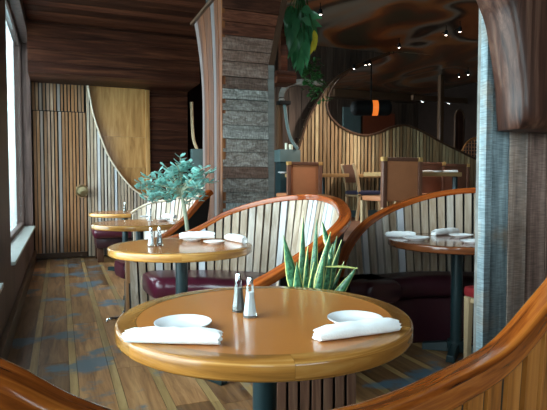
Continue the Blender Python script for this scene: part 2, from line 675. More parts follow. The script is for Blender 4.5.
def horiz_frames(path, center):
    nr = []
    n = len(path)
    for i in range(n):
        t = path[min(i + 1, n - 1)] - path[max(i - 1, 0)]
        t.z = 0
        t.normalize()
        s = Vector((t.y, -t.x, 0))
        if s.dot(path[i] - Vector((center[0], center[1], path[i].z))) < 0:
            s = -s
        nr.append(s)
    # keep one side all along
    for i in range(1, n):
        if nr[i].dot(nr[i - 1]) < 0:
            nr[i] = -nr[i]
    return nr


def slat_wall(path, center, lean=.22, pitch=.05, width=.041, thick=.02, z0=.02, inner=True, zdrop=.02):
    """returns (slat MB, backing MB)"""
    total, ev, n = resample(path, pitch)
    sl, bk = MB(), MB()
    side = 1 if inner else -1
    prev = None
    e = .01
    for i in range(n + 1):
        s = total * (i + .5) / (n + 1)
        p = ev(s)
        a, b = ev(s - e), ev(s + e)
        t = b - a
        t.z = 0
        t.normalize()
        nn = Vector((t.y, -t.x, 0))
        if nn.dot(p - Vector((center[0], center[1], p.z))) < 0:
            nn = -nn
        if prev is not None and nn.dot(prev) < 0:
            nn = -nn
        prev = nn
        hw = width / 2 * (1 + random.uniform(-.06, .05))
        za, zb = ev(s - hw).z - zdrop, ev(s + hw).z - zdrop
        off = lean * (p.z - .05)
        base = Vector((p.x, p.y, z0)) - nn * off
        g0 = .006 if inner else .0085
        f0 = -nn * (g0 * side)
        f1 = -nn * ((g0 + thick + random.uniform(-.002, .002)) * side)
        bot = [base - t * hw + f0, base + t * hw + f0, base + t * hw + f1, base - t * hw + f1]
        tl = Vector((p.x, p.y, za))
        tr = Vector((p.x, p.y, zb))
        top = [tl - t * hw + f0, tr + t * hw + f0, tr + t * hw + f1, tl - t * hw + f1]
        sl.hexa(bot, top)
    # backing sheet, 12 mm
    m = max(8, int(total / .04))
    rows = []
    prev = None
    for i in range(m + 1):
        s = total * i / m
        p = ev(s)
        t = ev(s + e) - ev(s - e)
        t.z = 0
        t.normalize()
        nn = Vector((t.y, -t.x, 0))
        if nn.dot(p - Vector((center[0], center[1], p.z))) < 0:
            nn = -nn
        if prev is not None and nn.dot(prev) < 0:
            nn = -nn
        prev = nn
        off = lean * (p.z - .05)
        base = Vector((p.x, p.y, z0)) - nn * off
        topp = Vector((p.x, p.y, p.z - zdrop))
        rows.append([base - nn * .005, topp - nn * .005, topp + nn * .008, base + nn * .008])
    vs = [v for r_ in rows for v in r_]
    fs = []
    for i in range(m):
        for k in range(4):
            l = (k + 1) % 4
            fs.append((i * 4 + k, i * 4 + l, (i + 1) * 4 + l, (i + 1) * 4 + k))
    fs.append((0, 1, 2, 3))
    fs.append((m * 4 + 3, m * 4 + 2, m * 4 + 1, m * 4))
    bk.add(vs, fs)
    return sl, bk


def seat_sweep(path, center, lean, depth, z0, z1, gap=.035, rnd=.05, s0=0, s1=1, seg=5, inset=0):
    total, ev, n = resample(path, .05)
    mb = MB()
    prof = []
    hh = z1 - z0
    w = depth - inset
    for a, b in rrect(w, hh, min(rnd, hh / 2 - .002), seg):
        prof.append((a + w / 2, b + hh / 2))
    rings = []
    prev = None
    for i in range(n + 1):
        s = total * (s0 + (s1 - s0) * i / n)
        p = ev(s)
        t = ev(s + .03) - ev(s - .03)
        t.z = 0
        t.normalize()
        nn = Vector((t.y, -t.x, 0))
        if nn.dot(p - Vector((center[0], center[1], p.z))) < 0:
            nn = -nn
        if prev is not None and nn.dot(prev) < 0:
            nn = -nn
        prev = nn
        off = lean * (p.z - .05) * (1 - .43 / max(p.z, .5)) + gap
        base = Vector((p.x, p.y, 0)) - nn * off
        # rounded ends
        q = min(i, n - i) / n * total * (s1 - s0)
        k = 1
        if q < rnd:
            k = .82 + .18 * math.sqrt(max(0, 1 - (1 - q / rnd) ** 2))
        ring = []
        for a, b in prof:
            aa = w / 2 + (a - w / 2) * k
            bb = hh / 2 + (b - hh / 2) * k
            ring.append(base - nn * aa + UPV * (z0 + bb))
        rings.append(ring)
    m = len(prof)
    vs = [v for r_ in rings for v in r_]
    fs = []
    for i in range(n):
        for k in range(m):
            l = (k + 1) % m
            fs.append((i * m + k, i * m + l, (i + 1) * m + l, (i + 1) * m + k))
    fs.append(list(range(m)))
    fs.append([n * m + k for k in reversed(range(m))])
    mb.add(vs, fs)
    return mb


# ------------------------------------------------------------------ the room
XW = -.36      # inner face of the window wall
XG = -.50      # glass plane
YE = 8.2       # end wall with the door
CL = 3.15      # ceiling over the window row
CR = 3.46      # painted ceiling over the rest
PZ = .48       # raised floor of the rear dining area
PX, PY = 2.15, 5.0

# floor: alternating wide brown and narrow yellow planks running down the aisle
fl = MB()
fl.mi = 0
x = .03 - .22 * 11
while x < 9.2:
    for (x0, x1, mi) in ((x, x + .045, 1), (x + .045, x + .22, 0)):
        fl.mi = mi
        y = -3.4 - random.random() * 2
        while y < 8.6:
            ln = random.uniform(1.6, 3.2)
            a, b = max(y, -3.4), min(y + ln, 8.6)
            if b - a > .05 and x1 > -.6:
                fl.span((max(x0, -.6) + .0012, a + .001, -.03), (x1 - .0012, b - .001, 0))
            y += ln
    x += .22
fl.mi = 2
fl.span((-.7, -3.5, -.08), (9.3, 12.8, -.031))
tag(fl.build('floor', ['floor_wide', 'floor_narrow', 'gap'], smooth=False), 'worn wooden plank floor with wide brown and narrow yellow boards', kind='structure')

pf = MB()
pf.span((PX, PY, .0005), (9.2, 12.6, PZ - .02))
xx = PX
while xx < 9.15:
    pf.span((xx + .001, PY - .02, PZ - .02), (xx + .149, 12.6, PZ))
    xx += .15
tag(pf.build('floor_raised', 'platform', smooth=False), 'raised dark wooden floor of the rear dining area', kind='structure')

# ceiling over the window row: boards across
cb = MB()
y = -3.4
while y < YE + .3:
    cb.span((-.6, y + .003, CL), (1.95, y + .197, CL + .03))
    y += .2
cb.span((-.6, -3.4, CL + .031), (1.95, YE + .5, CL + .2))
tag(cb.build('ceiling', 'dark_boards', smooth=False), 'dark boarded ceiling over the window tables', kind='structure')
mu = MB()
mu.span((1.95, -3.4, CR), (9.3, 12.8, CR + .1))
mu.span((1.93, -3.4, CL), (1.97, 12.8, CR + .1))
tag(mu.build('ceiling_painted', 'mural', smooth=False), 'dark ceiling painted with brown and grey swirls', kind='structure')

# window wall: low wall, header and piers, with three windows
wl = MB()
WIN = [(4.5, 8.06), (.7, 3.6), (-2.6, -.1)]
SILL, HEAD = .50, 3.0
wl.span((-.56, -3.4, 0), (XW, YE + .3, SILL - .03))
wl.span((-.56, -3.4, HEAD), (XW, YE + .3, CR + .1))
piers = [(8.06, YE + .3), (3.6, 4.5), (-.1, .7), (-3.4, -2.6)]
for a, b in piers:
    wl.span((-.56, a, SILL - .03), (XW, b, HEAD))
tag(wl.build('wall_left', 'jamb', smooth=False), 'low window wall with broad brown timber piers', kind='structure')
bb = MB()
bb.span((XW, -3.4, 0), (XW + .035, YE, .14), .004)
tag(bb.build('baseboard_left', 'rail_dark'), 'dark baseboard under the windows', kind='structure')
for i, (a, b) in enumerate(WIN):
    w = empty('window_%d' % (i + 1), (XG, (a + b) / 2, SILL), label='tall window looking out to a bright overcast sky', kind='structure', world=True)
    s = MB()
    s.span((XG - .04, a + .001, SILL - .029), (XW + .03, b - .001, SILL), .006)
    s.build('sill', 'paint_sill', w)
    f = MB()
    f.span((XG - .03, a + .001, SILL + .001), (XG + .03, a + .03, HEAD - .001), .004)
    f.span((XG - .03, b - .03, SILL + .001), (XG + .03, b - .001, HEAD - .001), .004)
    f.span((XG - .03, a + .031, SILL + .001), (XG + .03, b - .031, SILL + .05), .004)
    f.span((XG - .03, a + .031, HEAD - .05), (XG + .03, b - .031, HEAD - .001), .004)
    f.build('frame', 'jamb', w)
    g = MB()
    g.span((XG - .004, a + .03, SILL + .05), (XG + .004, b - .03, HEAD - .05))
    g.build('pane', 'pane', w, smooth=False)

# wall behind the photographer, with an unseen window added and sized for its light
wf = MB()
FW = (0.2, 2.4)
wf.span((-.56, -3.55, 0), (9.3, -3.4, 1.6))
wf.span((-.56, -3.55, 2.9), (9.3, -3.4, CR + .1))
wf.span((-.56, -3.55, 1.6), (FW[0], -3.4, 2.9))
wf.span((FW[1], -3.55, 1.6), (9.3, -3.4, 2.9))
tag(wf.build('wall_front', 'jamb', smooth=False), kind='structure')
w = empty('window_4', ((FW[0] + FW[1]) / 2, -3.5, 1.6), label='unseen high wide window added behind the viewpoint for its light', kind='structure', world=True)
f = MB()
for a in (FW[0], (FW[0] + FW[1]) / 2 - .03, FW[1] - .06):
    f.span((a + .001, -3.54, 1.601), (a + .06, -3.46, 2.899), .004)
f.build('frame', 'jamb', w)
g = MB()
g.span((FW[0] + .06, -3.504, 1.6), (FW[1] - .06, -3.496, 2.9))
g.build('pane', 'pane', w, smooth=False)
wr = MB()
wr.span((9.2, -3.5, 0), (9.35, 12.8, CR + .1))
tag(wr.build('wall_right', 'wall_dark', smooth=False), kind='structure')

# end wall: slats round the door, door, honey panel, dark boards, swooping wainscot
we = MB()
we.mi = 0
we.span((-.56, YE + .06, 0), (1.9, YE + .2, CR))
we.mi = 1
sx = -.335


def slat_row(mb, x0, x1, y, z0, z1, pitch=.047, wd=.034, depth=.03):
    x = x0
    while x + wd <= x1 + .004:
        w_ = wd * random.uniform(.8, 1.08)
        mb.span((x, y - depth * random.uniform(.75, 1.1), z0), (x + w_, y, z1 if not callable(z1) else z1(x + wd / 2)))
        x += pitch


slat_row(we, XW + .01, .36, YE + .06, 2.125, 2.56)
tag(we.build('wall_back', ['gap', 'slat_grey'], smooth=False), 'dark end wall clad in weathered slats above the door', kind='structure')
d = empty('door_1', (.0, YE, 0), label='slatted timber door at the end of the aisle', kind='structure', world=True)
dl = MB()
dl.mi = 0
dl.span((XW + .012, YE + .012, .012), (.352, YE + .055, 2.11))
dl.mi = 1
slat_row(dl, XW + .02, .352, YE + .0115, .09, 2.105)
dl.mi = 2
dl.span((XW + .012, YE - .018, .012), (.352, YE + .011, .088), .004)
dl.build('door_leaf', ['gap', 'slat_grey', 'rail_dark'], d, smooth=False)
kb = MB()
kp = atY(82, 191, YE - .012)
kb.lathe([(0, -.012), (.05, -.012), (.052, -.006), (.030, 0), (.018, .012), (.020, .03), (.040, .045), (.044, .062), (.034, .078), (0, .082)], 24)
rotm = Matrix.Rotation(PI / 2, 3, 'X')
kb.v = [tuple(rotm @ (Vector(v) * 1.9) + kp) for v in kb.v]
kb.build('door_knob', 'brass', d)

pn = MB()
hz = [0.02, .75, 1.32, 1.78, 2.56]
for i in range(4):
    pn.span((.37, YE + .03, hz[i] + .001), (1.215, YE + .058, hz[i + 1] - .001))
tag(pn.build('wall_panel_honey', 'amber_panel', smooth=False), 'honey coloured wood panel beside the slatted door', kind='structure')
tr = MB(uv=True)
tr.span((1.216, YE - .01, .02), (1.275, YE + .058, 2.495), .005)
tag(tr.build('trim_1', 'amber_panel'), 'pale vertical trim between honey panel and dark boards', kind='structure')
db = MB()
z = .02
while z < 2.6:
    h = random.uniform(.15, .2)
    db.span((1.277, YE + .028 - random.random() * .01, z + .002), (1.86, YE + .058, min(z + h, 2.62) - .002))
    z += h
tag(db.build('wall_panel_dark', 'dark_boards', smooth=False), 'dark horizontal board panel by the middle pillar', kind='structure')

# wainscot that sweeps up beside the door
sw = [(86, 60), (87.5, 75), (89.5, 95), (93.5, 115), (100, 135), (108, 155), (118, 171), (130, 186), (142, 195), (156, 200), (172, 203), (190, 204)]
swp = [atY(u, y, YE - .02) for u, y in sw]
swp = [Vector((p.x, YE - .02, min(p.z, 2.52))) for p in swp]
swc = smooth_path(swp, 8)


def top_of(curve, x):
    for i in range(len(curve) - 1):
        if curve[i].x <= x <= curve[i + 1].x:
            t = (x - curve[i].x) / max(1e-6, curve[i + 1].x - curve[i].x)
            return curve[i].z + t * (curve[i + 1].z - curve[i].z)
    return curve[0].z if x < curve[0].x else curve[-1].z


ws = empty('wall_wainscot', (1.1, YE - .02, 0), label='slatted wainscot sweeping up in a curve beside the door', kind='structure', world=True)
m = MB()
slat_row(m, .372, 1.86, YE - .004, .02, lambda x: top_of(swc, x) - .01, wd=.035, depth=.03)
m.build('slat_panel', 'slat_pale', ws, smooth=False)
m = MB()
poly = [(p.x, p.z - .012) for p in swc] + [(swc[-1].x, .02), (swc[0].x, .02)]
m.prism(poly, YE - .002, YE + .026)
m.build('backing', 'gap', ws, smooth=False)
m = MB(uv=True)
m.sweep(swc, rrect(.06, .022, .008), normals=[Vector((0, 1, 0))] * len(swc))
m.build('cap_rail', 'pale_cap', ws)

# soffit above the door end
so = MB()
YS = 7.45
z = 2.5
while z < CL - .01:
    h = random.choice([.14, .16, .2])
    z1 = min(z + h, CL - .001)
    so.span((XW + .001, YS - random.random() * .012, z + .002), (1.86, YS + .06, z1 - .002))
    z += h
for k in range(6):
    so.span((XW + .001, YS + .062 + k * .115, 2.5), (1.86, YS + .172 + k * .115, 2.53))
so.span((XW + .001, YS + .061, 2.531), (1.86, YE + .055, 2.57))
tag(so.build('ceiling_soffit', 'dark_boards', smooth=False), 'dark boarded soffit above the slatted door', kind='structure')

# recess behind the middle pillar
rc = MB()
rc.span((1.87, 9.0, 0), (2.9, 9.1, CR), 0)
rc.span((1.87, YE + .06, 0), (1.90, 9.0, CR), 0)
tag(rc.build('wall_recess', 'wall_dark', smooth=False), 'dark recess beside the middle pillar', kind='structure')

# middle pillar
PXL, PXR, PYF, PYB = 1.245, 1.70, 4.24, 4.87
pl = empty('pillar', ((PXL + PXR) / 2, (PYF + PYB) / 2, 0), label='middle pillar clad in rough silver grey horizontal boards', kind='structure', world=True)
m = MB()
m.prism([(PXL + .03, 0.001), (PXR - .03, .001), (PXR - .03, 2.1), (PXR + .28, CR), (PXL + .03, CR)], PYF + .03, PYB - .02)
m.build('core', 'gap', pl, smooth=False)
lo = MB()
z = .001
while z < CR:
    h = random.uniform(.085, .125)
    z1 = min(z + h, CR)
    fx = lambda q: PXR - .05 + max(0, q - 2.1) * .22
    dy = random.uniform(0, .012)
    lo.mi = 1 if z > 2.24 else (2 if z > 1.86 else (2 if random.random() < .12 else 0))  # boards step upwards from grey through brown grey to dark red
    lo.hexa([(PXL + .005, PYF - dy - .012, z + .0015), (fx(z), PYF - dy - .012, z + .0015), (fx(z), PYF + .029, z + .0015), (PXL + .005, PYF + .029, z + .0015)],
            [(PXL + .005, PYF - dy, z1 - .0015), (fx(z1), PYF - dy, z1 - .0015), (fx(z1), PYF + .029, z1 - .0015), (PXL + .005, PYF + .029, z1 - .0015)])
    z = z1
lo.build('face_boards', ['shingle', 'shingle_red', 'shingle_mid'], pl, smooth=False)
m = MB()
m.hexa([(PXR - .048, PYF - .018, .001), (PXR + .004, PYF - .018, .001), (PXR + .004, PYB, .001), (PXR - .048, PYB, .001)],
       [(PXR - .048, PYF - .018, 2.1), (PXR + .004, PYF - .018, 2.1), (PXR + .004, PYB, 2.1), (PXR - .048, PYB, 2.1)])
m.build('corner_board', 'grey_wood', pl, smooth=False)
m = MB()
m.hexa([(PXR - .048, PYF - .018, 2.101), (PXR + .004, PYF - .018, 2.101), (PXR + .004, PYB, 2.101), (PXR - .048, PYB, 2.101)],
       [(PXR + .25, PYF - .018, CR - .001), (PXR + .30, PYF - .018, CR - .001), (PXR + .30, PYB, CR - .001), (PXR + .25, PYB, CR - .001)])
m.build('upper_corner_board', 'rail_dark', pl, smooth=False)
# flared left face of vertical boards
m = MB()
nb = 8
for k in range(nb):
    a0 = PYF - .012 + (PYB - PYF + .012) * k / nb
    a1 = PYF - .012 + (PYB - PYF + .012) * (k + 1) / nb
    fl_ = lambda q: PYF - .012 + (q - PYF + .012) * 1.47
    d_ = random.uniform(0, .008)
    vs, fs = [], []
    for j in range(8):
        if j == 0:
            z_, e_ = .001, 0
        else:
            q_ = (j - 1) / 6
            z_, e_ = 1.85 + .80 * q_, q_ ** 1.7
        A0, A1 = a0 + (fl_(a0) - a0) * e_ + .002, a1 + (fl_(a1) - a1) * e_ - .002
        vs += [(PXL - d_, A0, z_), (PXL + .029, A0, z_), (PXL + .029, A1, z_), (PXL - d_, A1, z_)]
    for j in range(7):
        for c_ in range(4):
            l_ = (c_ + 1) % 4
            fs.append((j * 4 + c_, j * 4 + l_, j * 4 + 4 + l_, j * 4 + 4 + c_))
    fs += [(0, 1, 2, 3), (31, 30, 29, 28)]
    m.add(vs, fs)
m.build('flared_side', 'face_boards', pl, smooth=False)
m = MB(uv=True)
m.span((PXL - .03, PYF - .018, 2.652), (PXL + .029, PYF + .98, 2.68), .004)
m.build('top_moulding', 'rail_dark', pl)

# right pillar: a boarded screen with a carved bracket on it
RX0, RY = 1.535, 1.615
pr = empty('pillar', (RX0 + .7, RY + .03, 0), label='right pillar of rough blue grey vertical boards', kind='structure', world=True)
m = MB()
xs = [RX0, RX0 + .035, RX0 + .125, RX0 + .22, RX0 + .33, RX0 + .48, RX0 + .6, RX0 + .75, RX0 + .9, RX0 + 1.05, RX0 + 1.2]
for a, b in zip(xs, xs[1:]):
    m.mi = 0 if a < RX0 + .1 else (1 if a < RX0 + .2 else 2)
    m.span((a + .0018, RY - random.uniform(0, .006), .001), (b - .0018, RY + .03, CR - .001))
m.build('face_boards', ['pillar_teal', 'pillar_brown', 'pillar_plum'], pr, smooth=False)
m = MB()
m.span((RX0 + .006, RY + .031, .001), (RX0 + 1.2, RY + .05, CR - .001))
m.build('back_board', 'grey_wood', pr, smooth=False)
m = MB(uv=True)
# carved bracket: rounded timber that flares to the left as it rises
edge = [(506, 130), (504, 112), (503, 90), (500, 65), (496, 38), (491.5, 17), (485, 0), (474, -28), (452, -68), (420, -110)]
lefts = [atY(u, y, RY - .06) for u, y in edge]
path = smooth_path([(p.x, p.z, 0) for p in lefts], 5)
vs, fs = [], []
sec = rrect(1, 1, .12, 4)
DY = .16
for i, p in enumerate(path):
    xl, zz = p.x, p.y
    if zz > CR - .15:
        break
    xr = 2.35
    sh = 1
    if i < 6:
        sh = [.80, .90, .95, .98, .99, 1][i]
    for a, b in sec:
        vs.append((xl + (xr - xl) * (a + .5), RY - .002 - DY / 2 + b * DY * sh - (1 - sh) * DY / 2 * -1, zz))
n_ = len(vs) // len(sec)
ms = len(sec)
for i in range(n_ - 1):
    for k in range(ms):
        l = (k + 1) % ms
        fs.append((i * ms + k, i * ms + l, (i + 1) * ms + l, (i + 1) * ms + k))
fs.append(list(range(ms)))
fs.append([(n_ - 1) * ms + k for k in reversed(range(ms))])
m.add(vs, fs)
m.build('carved_bracket', 'corbel', pr, angle=60)

# screen wall at the rear: olive slats with a horn that curls up to the ceiling round an opening
outer = [(291, 178), (293, 165), (297, 152), (302, 135), (308, 118), (318, 100), (330, 83), (345, 72), (365, 62), (400, 49), (430, 42)]
inner_up = [(326, 105), (329, 92), (335, 82.5), (347, 73), (366, 63), (400, 50.5), (430, 43.5)]
lip = [(326, 105), (328, 114), (333, 121), (340, 127), (352, 133), (365, 135.5), (378, 133), (390, 128), (400, 125.5), (407, 126), (420, 131), (440, 142), (460, 152), (480, 161), (520, 174), (600, 190)]
YB = 8.2
oc = smooth_path([atY(u, y, YB) for u, y in outer], 6)
ic = smooth_path([atY(u, y, YB) for u, y in inner_up], 6)
lc = smooth_path([atY(u, y, YB) for u, y in lip], 6)
sc = empty('wall_screen', (5, YB, PZ), label='olive brown slatted screen wall with a curved wavy top', kind='structure', world=True)
m = MB()
bk = MB()
x0 = oc[0].x
x = x0
xi = lc[0].x
while x < 8.6:
    wd = .054 * random.uniform(.75, 1.1)
    xm = x + wd / 2
    segs = []
    if xm < xi:
        segs.append((PZ + .12, top_of(oc, xm)))
    else:
        segs.append((PZ + .12, top_of(lc, xm)))
        if xm < oc[-1].x:
            segs.append((top_of(ic, xm), top_of(oc, xm)))
    for a, b in segs:
        if b - a > .01:
            m.span((x, YB - .02 - random.random() * .008, a), (x + wd, YB, min(b, CR - .001)))
            bk.span((x - .003, YB + .0005, a), (x + .078, YB + .03, min(b, CR - .001)))
    x += .075
m.build('slat_panel', 'slat_far', sc, smooth=False)
bk.build('backing', 'gap', sc, smooth=False)
for cv in (oc, lc, ic):
    m = MB(uv=True)
    cv = [Vector((p.x, YB, p.z)) for p in cv if p.z < CR - .03]
    m.sweep(cv, rrect(.09, .04, .012), normals=[Vector((0, 1, 0))] * len(cv))
    m.build('edge_moulding', 'rail_dark', sc)
m = MB()
m.span((x0, YB - .05, PZ + .001), (8.6, YB + .0, PZ + .119), .004)
m.build('base_board', 'teal', sc)

# dark boarded wall behind and above the horn
m = MB()
x = 2.91
while x < oc[-1].x:
    xm = x + .06
    zlo = PZ + .001 if xm < x0 + .05 else top_of(oc, xm) - .01
    if zlo < CR - .02:
        m.span((x + .002, YB + .14 - random.random() * .01, zlo), (x + .118, YB + .17, CR - .001))
    x += .12
tag(m.build('wall_upper', 'dark_vboards', smooth=False), 'dark boarded wall above the curved screen', kind='structure')

# far room
YF = 12.2
m = MB()
x = 2.9
while x < 9.2:
    m.span((x + .002, YF - random.random() * .015, PZ + .001), (x + .178, YF + .1, CR - .001))
    x += .18
tag(m.build('wall_far', 'dark_vboards', smooth=False), 'dark boarded wall of the room beyond the screen', kind='structure')
m = MB(uv=True)
pa, pb_ = atY(350, 100, YF - .25), atY(476, 93, YF - .25)
m.span((pa.x - .5, YF - .35, pa.z + .05), (9.1, YF - .02, pa.z + .25), .01)
tag(m.build('trim_2', 'rail_dark'), 'dark ledge along the far wall', kind='structure')
m = MB()
a, b = atY(343, 136, YF - .06), atY(360, 108, YF - .06)
m.span((a.x, YF - .09, PZ + .001), (b.x, YF - .02, b.z))
tag(m.build('wall_panel_teal', 'teal', smooth=False), 'teal grey panel on the far wall', kind='structure')
m = MB()
a, b = atY(363, 138, YF - .06), atY(394, 114, YF - .06)
m.span((a.x, YF - .09, PZ + .001), (b.x, YF - .02, b.z))
tag(m.build('wall_panel_rust', 'rust_panel', smooth=False), 'rust red panel on the far wall beneath the lamp', kind='structure')
m = MB(uv=True)
a = atY(440.5, 120, 9.6)
m.span((a.x - .05, 9.55, PZ + .001), (a.x + .05, 9.65, CR - .001), .008)
tag(m.build('trim_3', 'rail_dark'), 'slender red brown post beyond the screen', kind='structure')
m = MB(uv=True)
a, b = atY(412, 100, 10.2), atY(478, 103, 10.2)
m.span((a.x, 10.15, a.z), (9.1, 10.25, a.z + .12), .008)
tag(m.build('trim_4', 'rail_dark'), 'dark beam beyond the screen carrying two small lamps', kind='structure')

# ------------------------------------------------------------------ booths
T1 = (.53, 1.385)
T2 = (.655, 3.08)
T3 = (.66, 4.89)
T4 = (.72, 6.60)
TR = (2.37, 2.715)


def booth(name, pix, center, label, slat, rail, lean=.19, seat=None, seatmat='maroon', group='slatted booths', inner=True,
          rail_w=.07, rail_t=.042, endpost=None, n=10, pitch=.067, base=True, seat_pre=None, cut=0, fill=.69, thick=.03):
    pts = [at(*p) for p in pix]
    path = smooth_path(pts, n)
    c = sum((p for p in path), Vector()) / len(path)
    root = empty(name, (c.x, c.y, 0), label=label, cat='booth', group=group, world=True)
    spath = smooth_path(pts[:-cut], n) if cut else path
    sl, bk = slat_wall(spath, center, lean=lean, inner=inner, pitch=pitch, width=pitch * fill, thick=thick)
    sl.build('slat_panel', slat, root, smooth=False)
    bk.build('backing', 'gap', root)
    rb = MB(uv=True)
    nr = horiz_frames(path, center)
    rb.sweep(path, rrect(rail_w, rail_t, min(.010, rail_t * .4)), normals=nr)
    wn_ = rb.build('top_rail', rail, root).modifiers.new('weighted', 'WEIGHTED_NORMAL')
    wn_.keep_sharp = True
    path_all, path = path, spath
    if seat_pre:
        path = smooth_path([Vector(p) for p in seat_pre] + pts, n)
    if seat:
        s0, s1, depth = seat
        seat_sweep(path, center, lean, depth, .325, .475, rnd=.065, s0=s0, s1=s1).build('seat_cushion', seatmat, root, angle=60)
        if base:
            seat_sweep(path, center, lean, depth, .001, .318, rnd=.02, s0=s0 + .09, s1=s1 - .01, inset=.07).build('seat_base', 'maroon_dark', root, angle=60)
    if endpost:
        for pp, h in endpost:
            e_ = MB()
            e_.span((pp.x - .04, pp.y - .03, .001), (pp.x + .04, pp.y + .04, h), .004)
            e_.build('end_post', 'slat_grey', root)
    return root, path_all


B2 = [(127, 253, 3.84), (145, 248, 3.90), (165, 241, 3.95), (195, 230.5, 3.98), (230, 212.5, 3.98), (270, 201, 3.90), (310, 197, 3.72), (334, 201, 3.38),
      (344.5, 213, 3.02), (341, 226, 2.80), (315, 248, 2.62), (280, 272, 2.50), (256, 286, 2.42), (236, 298, 2.38)]
booth('booth', B2, T2, 'curved pale slatted booth with mahogany rail around the second table', 'slat_pale', 'rail', seat=(.03, .95, .40), cut=2,
      endpost=[(at(131, 253, 3.84), .62)])
B3n = [(127, 252, 4.10), (146, 245, 4.18), (163, 237, 4.25), (180, 224, 4.30), (192, 211, 4.35), (201, 200, 4.40), (210, 192, 4.47)]
booth('booth', B3n, T3, 'booth with orange red rail rising behind the jade plant trunk', 'slat_pale', 'rail', seat=(.0, .93, .34))
q = at(111, 300, 4.12)
b3 = bpy.data.objects['booth.001']
m = MB()
m.tube(smooth_path([Vector((q.x - .03, q.y + .02, .012)), Vector((q.x - .01, q.y + .03, .03)), Vector((q.x + .10, q.y + .06, .05)), Vector((q.x + .16, q.y + .08, .32))], 5), .014, 8)
b3['_org'] = tuple(b3.location)
tag(m.build('foot_bracket', 'steel', b3), 'chrome foot bracket')
B3f = [(131, 213, 5.98), (141, 207, 6.02), (154, 202, 6.0), (175, 198.5, 5.92), (194, 192, 5.74), (209, 186, 5.50)]
booth('booth', B3f, T3, 'low white slatted booth back beneath the jade plant leaves', 'slat_pale', 'pale_cap', seat=(.05, .9, .38), rail_w=.045, rail_t=.022)
BR = [(337, 290, 3.62), (341, 265, 3.63), (349, 245, 3.68), (364, 226, 3.76), (382, 213.5, 3.84), (402, 204.5, 3.90), (432, 195.5, 3.93), (470, 190.5, 3.90), (515, 191, 3.80), (560, 198, 3.55), (590, 206, 3.25)]
booth('booth', BR, TR, 'curved slatted booth with mahogany rail around the right table by the pillar', 'slat_pale', 'rail', seat=(.0, .68, .28), seatmat='maroon_dark', lean=.11,
      seat_pre=[(1.74, 2.86, .42)])
# nearest partition
B1 = [(-60, 352, .66), (0, 378, .63), (65, 411, .63), (150, 437, .64), (250, 446, .68), (330, 437, .75), (385, 420, .83), (440, 394, .95), (500, 358, 1.10), (547, 304, 1.23), (600, 238, 1.42), (660, 190, 1.7)]
B1 = [(u, y - 1 if u > 300 else y + 14, w) for u, y, w in B1]
booth('booth', B1, T1, 'nearest booth partition with thick amber rail curving across the foreground', 'slat_amber', 'rail_amber', lean=.05, inner=False,
      rail_w=.056, rail_t=.056, pitch=.082, fill=.72, thick=.009)

# end bench under the swooping wainscot
eb = empty('banquette', (1.1, 7.8, 0), label='maroon banquette against the end wall by the door', cat='bench', world=True)
m = MB()
m.span((.40, 7.46, .34), (1.84, YE - .065, .485), .055)
m.build('seat_cushion', 'maroon', eb, angle=60)
m = MB()
m.span((.44, 7.56, .20), (1.82, YE - .066, .338), .02)
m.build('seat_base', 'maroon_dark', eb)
for xx in (.50, 1.1, 1.7):
    for yy in (7.6, 8.0):
        m = MB()
        m.span((xx - .04, yy, .001), (xx + .04, yy + .08, .199), .006)
        m.build('support', 'slat_red', eb)

# ------------------------------------------------------------------ tables
TZ = .745


def make_table(name, R_, top, edge, label, cat, group, foot_ang=27, segs=6, nfeet=4, flen=.36):
    t = empty(name, (0, 0, 0), label=label, cat=cat, group=group)
    rin = R_ - .055
    m = MB()
    m.lathe([(0, TZ - .036), (rin - .001, TZ - .036), (rin - .001, TZ - .0005), (0, TZ - .0005)], 72)
    tt = m.build('tabletop', top, t)
    m = MB(uv=True)
    rr = .010
    prof = [(rin, TZ), (R_ - rr, TZ)]
    for k in range(1, 5):
        a = PI / 2 * (1 - k / 4)
        prof.append((R_ - rr + rr * math.cos(a), TZ - rr + rr * math.sin(a)))
    for k in range(0, 5):
        a = -PI / 2 * k / 4
        prof.append((R_ - rr + rr * math.cos(a), TZ - .044 + rr + rr * math.sin(a)))
    prof.append((rin, TZ - .044))
    for k in range(segs):
        a0 = R(18) + 2 * PI * k / segs
        m.lathe(prof, 16, a0=a0 + .0006, a1=a0 + 2 * PI / segs - .0006, closed_prof=True)
    m.build('edge_band', edge, tt)
    m = MB()
    m.lathe([(0, TZ - .045), (.11, TZ - .045), (.11, TZ - .055), (.036, TZ - .07), (.034, .07), (0, .07)], 28)
    m.build('pole', 'iron', t)
    m = MB()
    m.lathe([(0, .07), (.05, .09), (.055, .06), (.05, .02), (0, .02)], 24)
    m.build('hub', 'iron', t)
    for k in range(nfeet):
        a = R(foot_ang + 360 / nfeet * k)
        d_ = Vector((math.cos(a), math.sin(a), 0))
        s = Vector((-d_.y, d_.x, 0))
        m = MB()
        l = flen
        m.hexa([d_ * .04 - s * .026 + UPV * .012, d_ * l - s * .026 + UPV * .001, d_ * l + s * .026 + UPV * .001, d_ * .04 + s * .026 + UPV * .012],
               [d_ * .04 - s * .022 + UPV * .075, d_ * l - s * .020 + UPV * .045, d_ * l + s * .020 + UPV * .045, d_ * .04 + s * .022 + UPV * .075])
        m.build('foot', 'iron', t, bevel=.004)
    return t


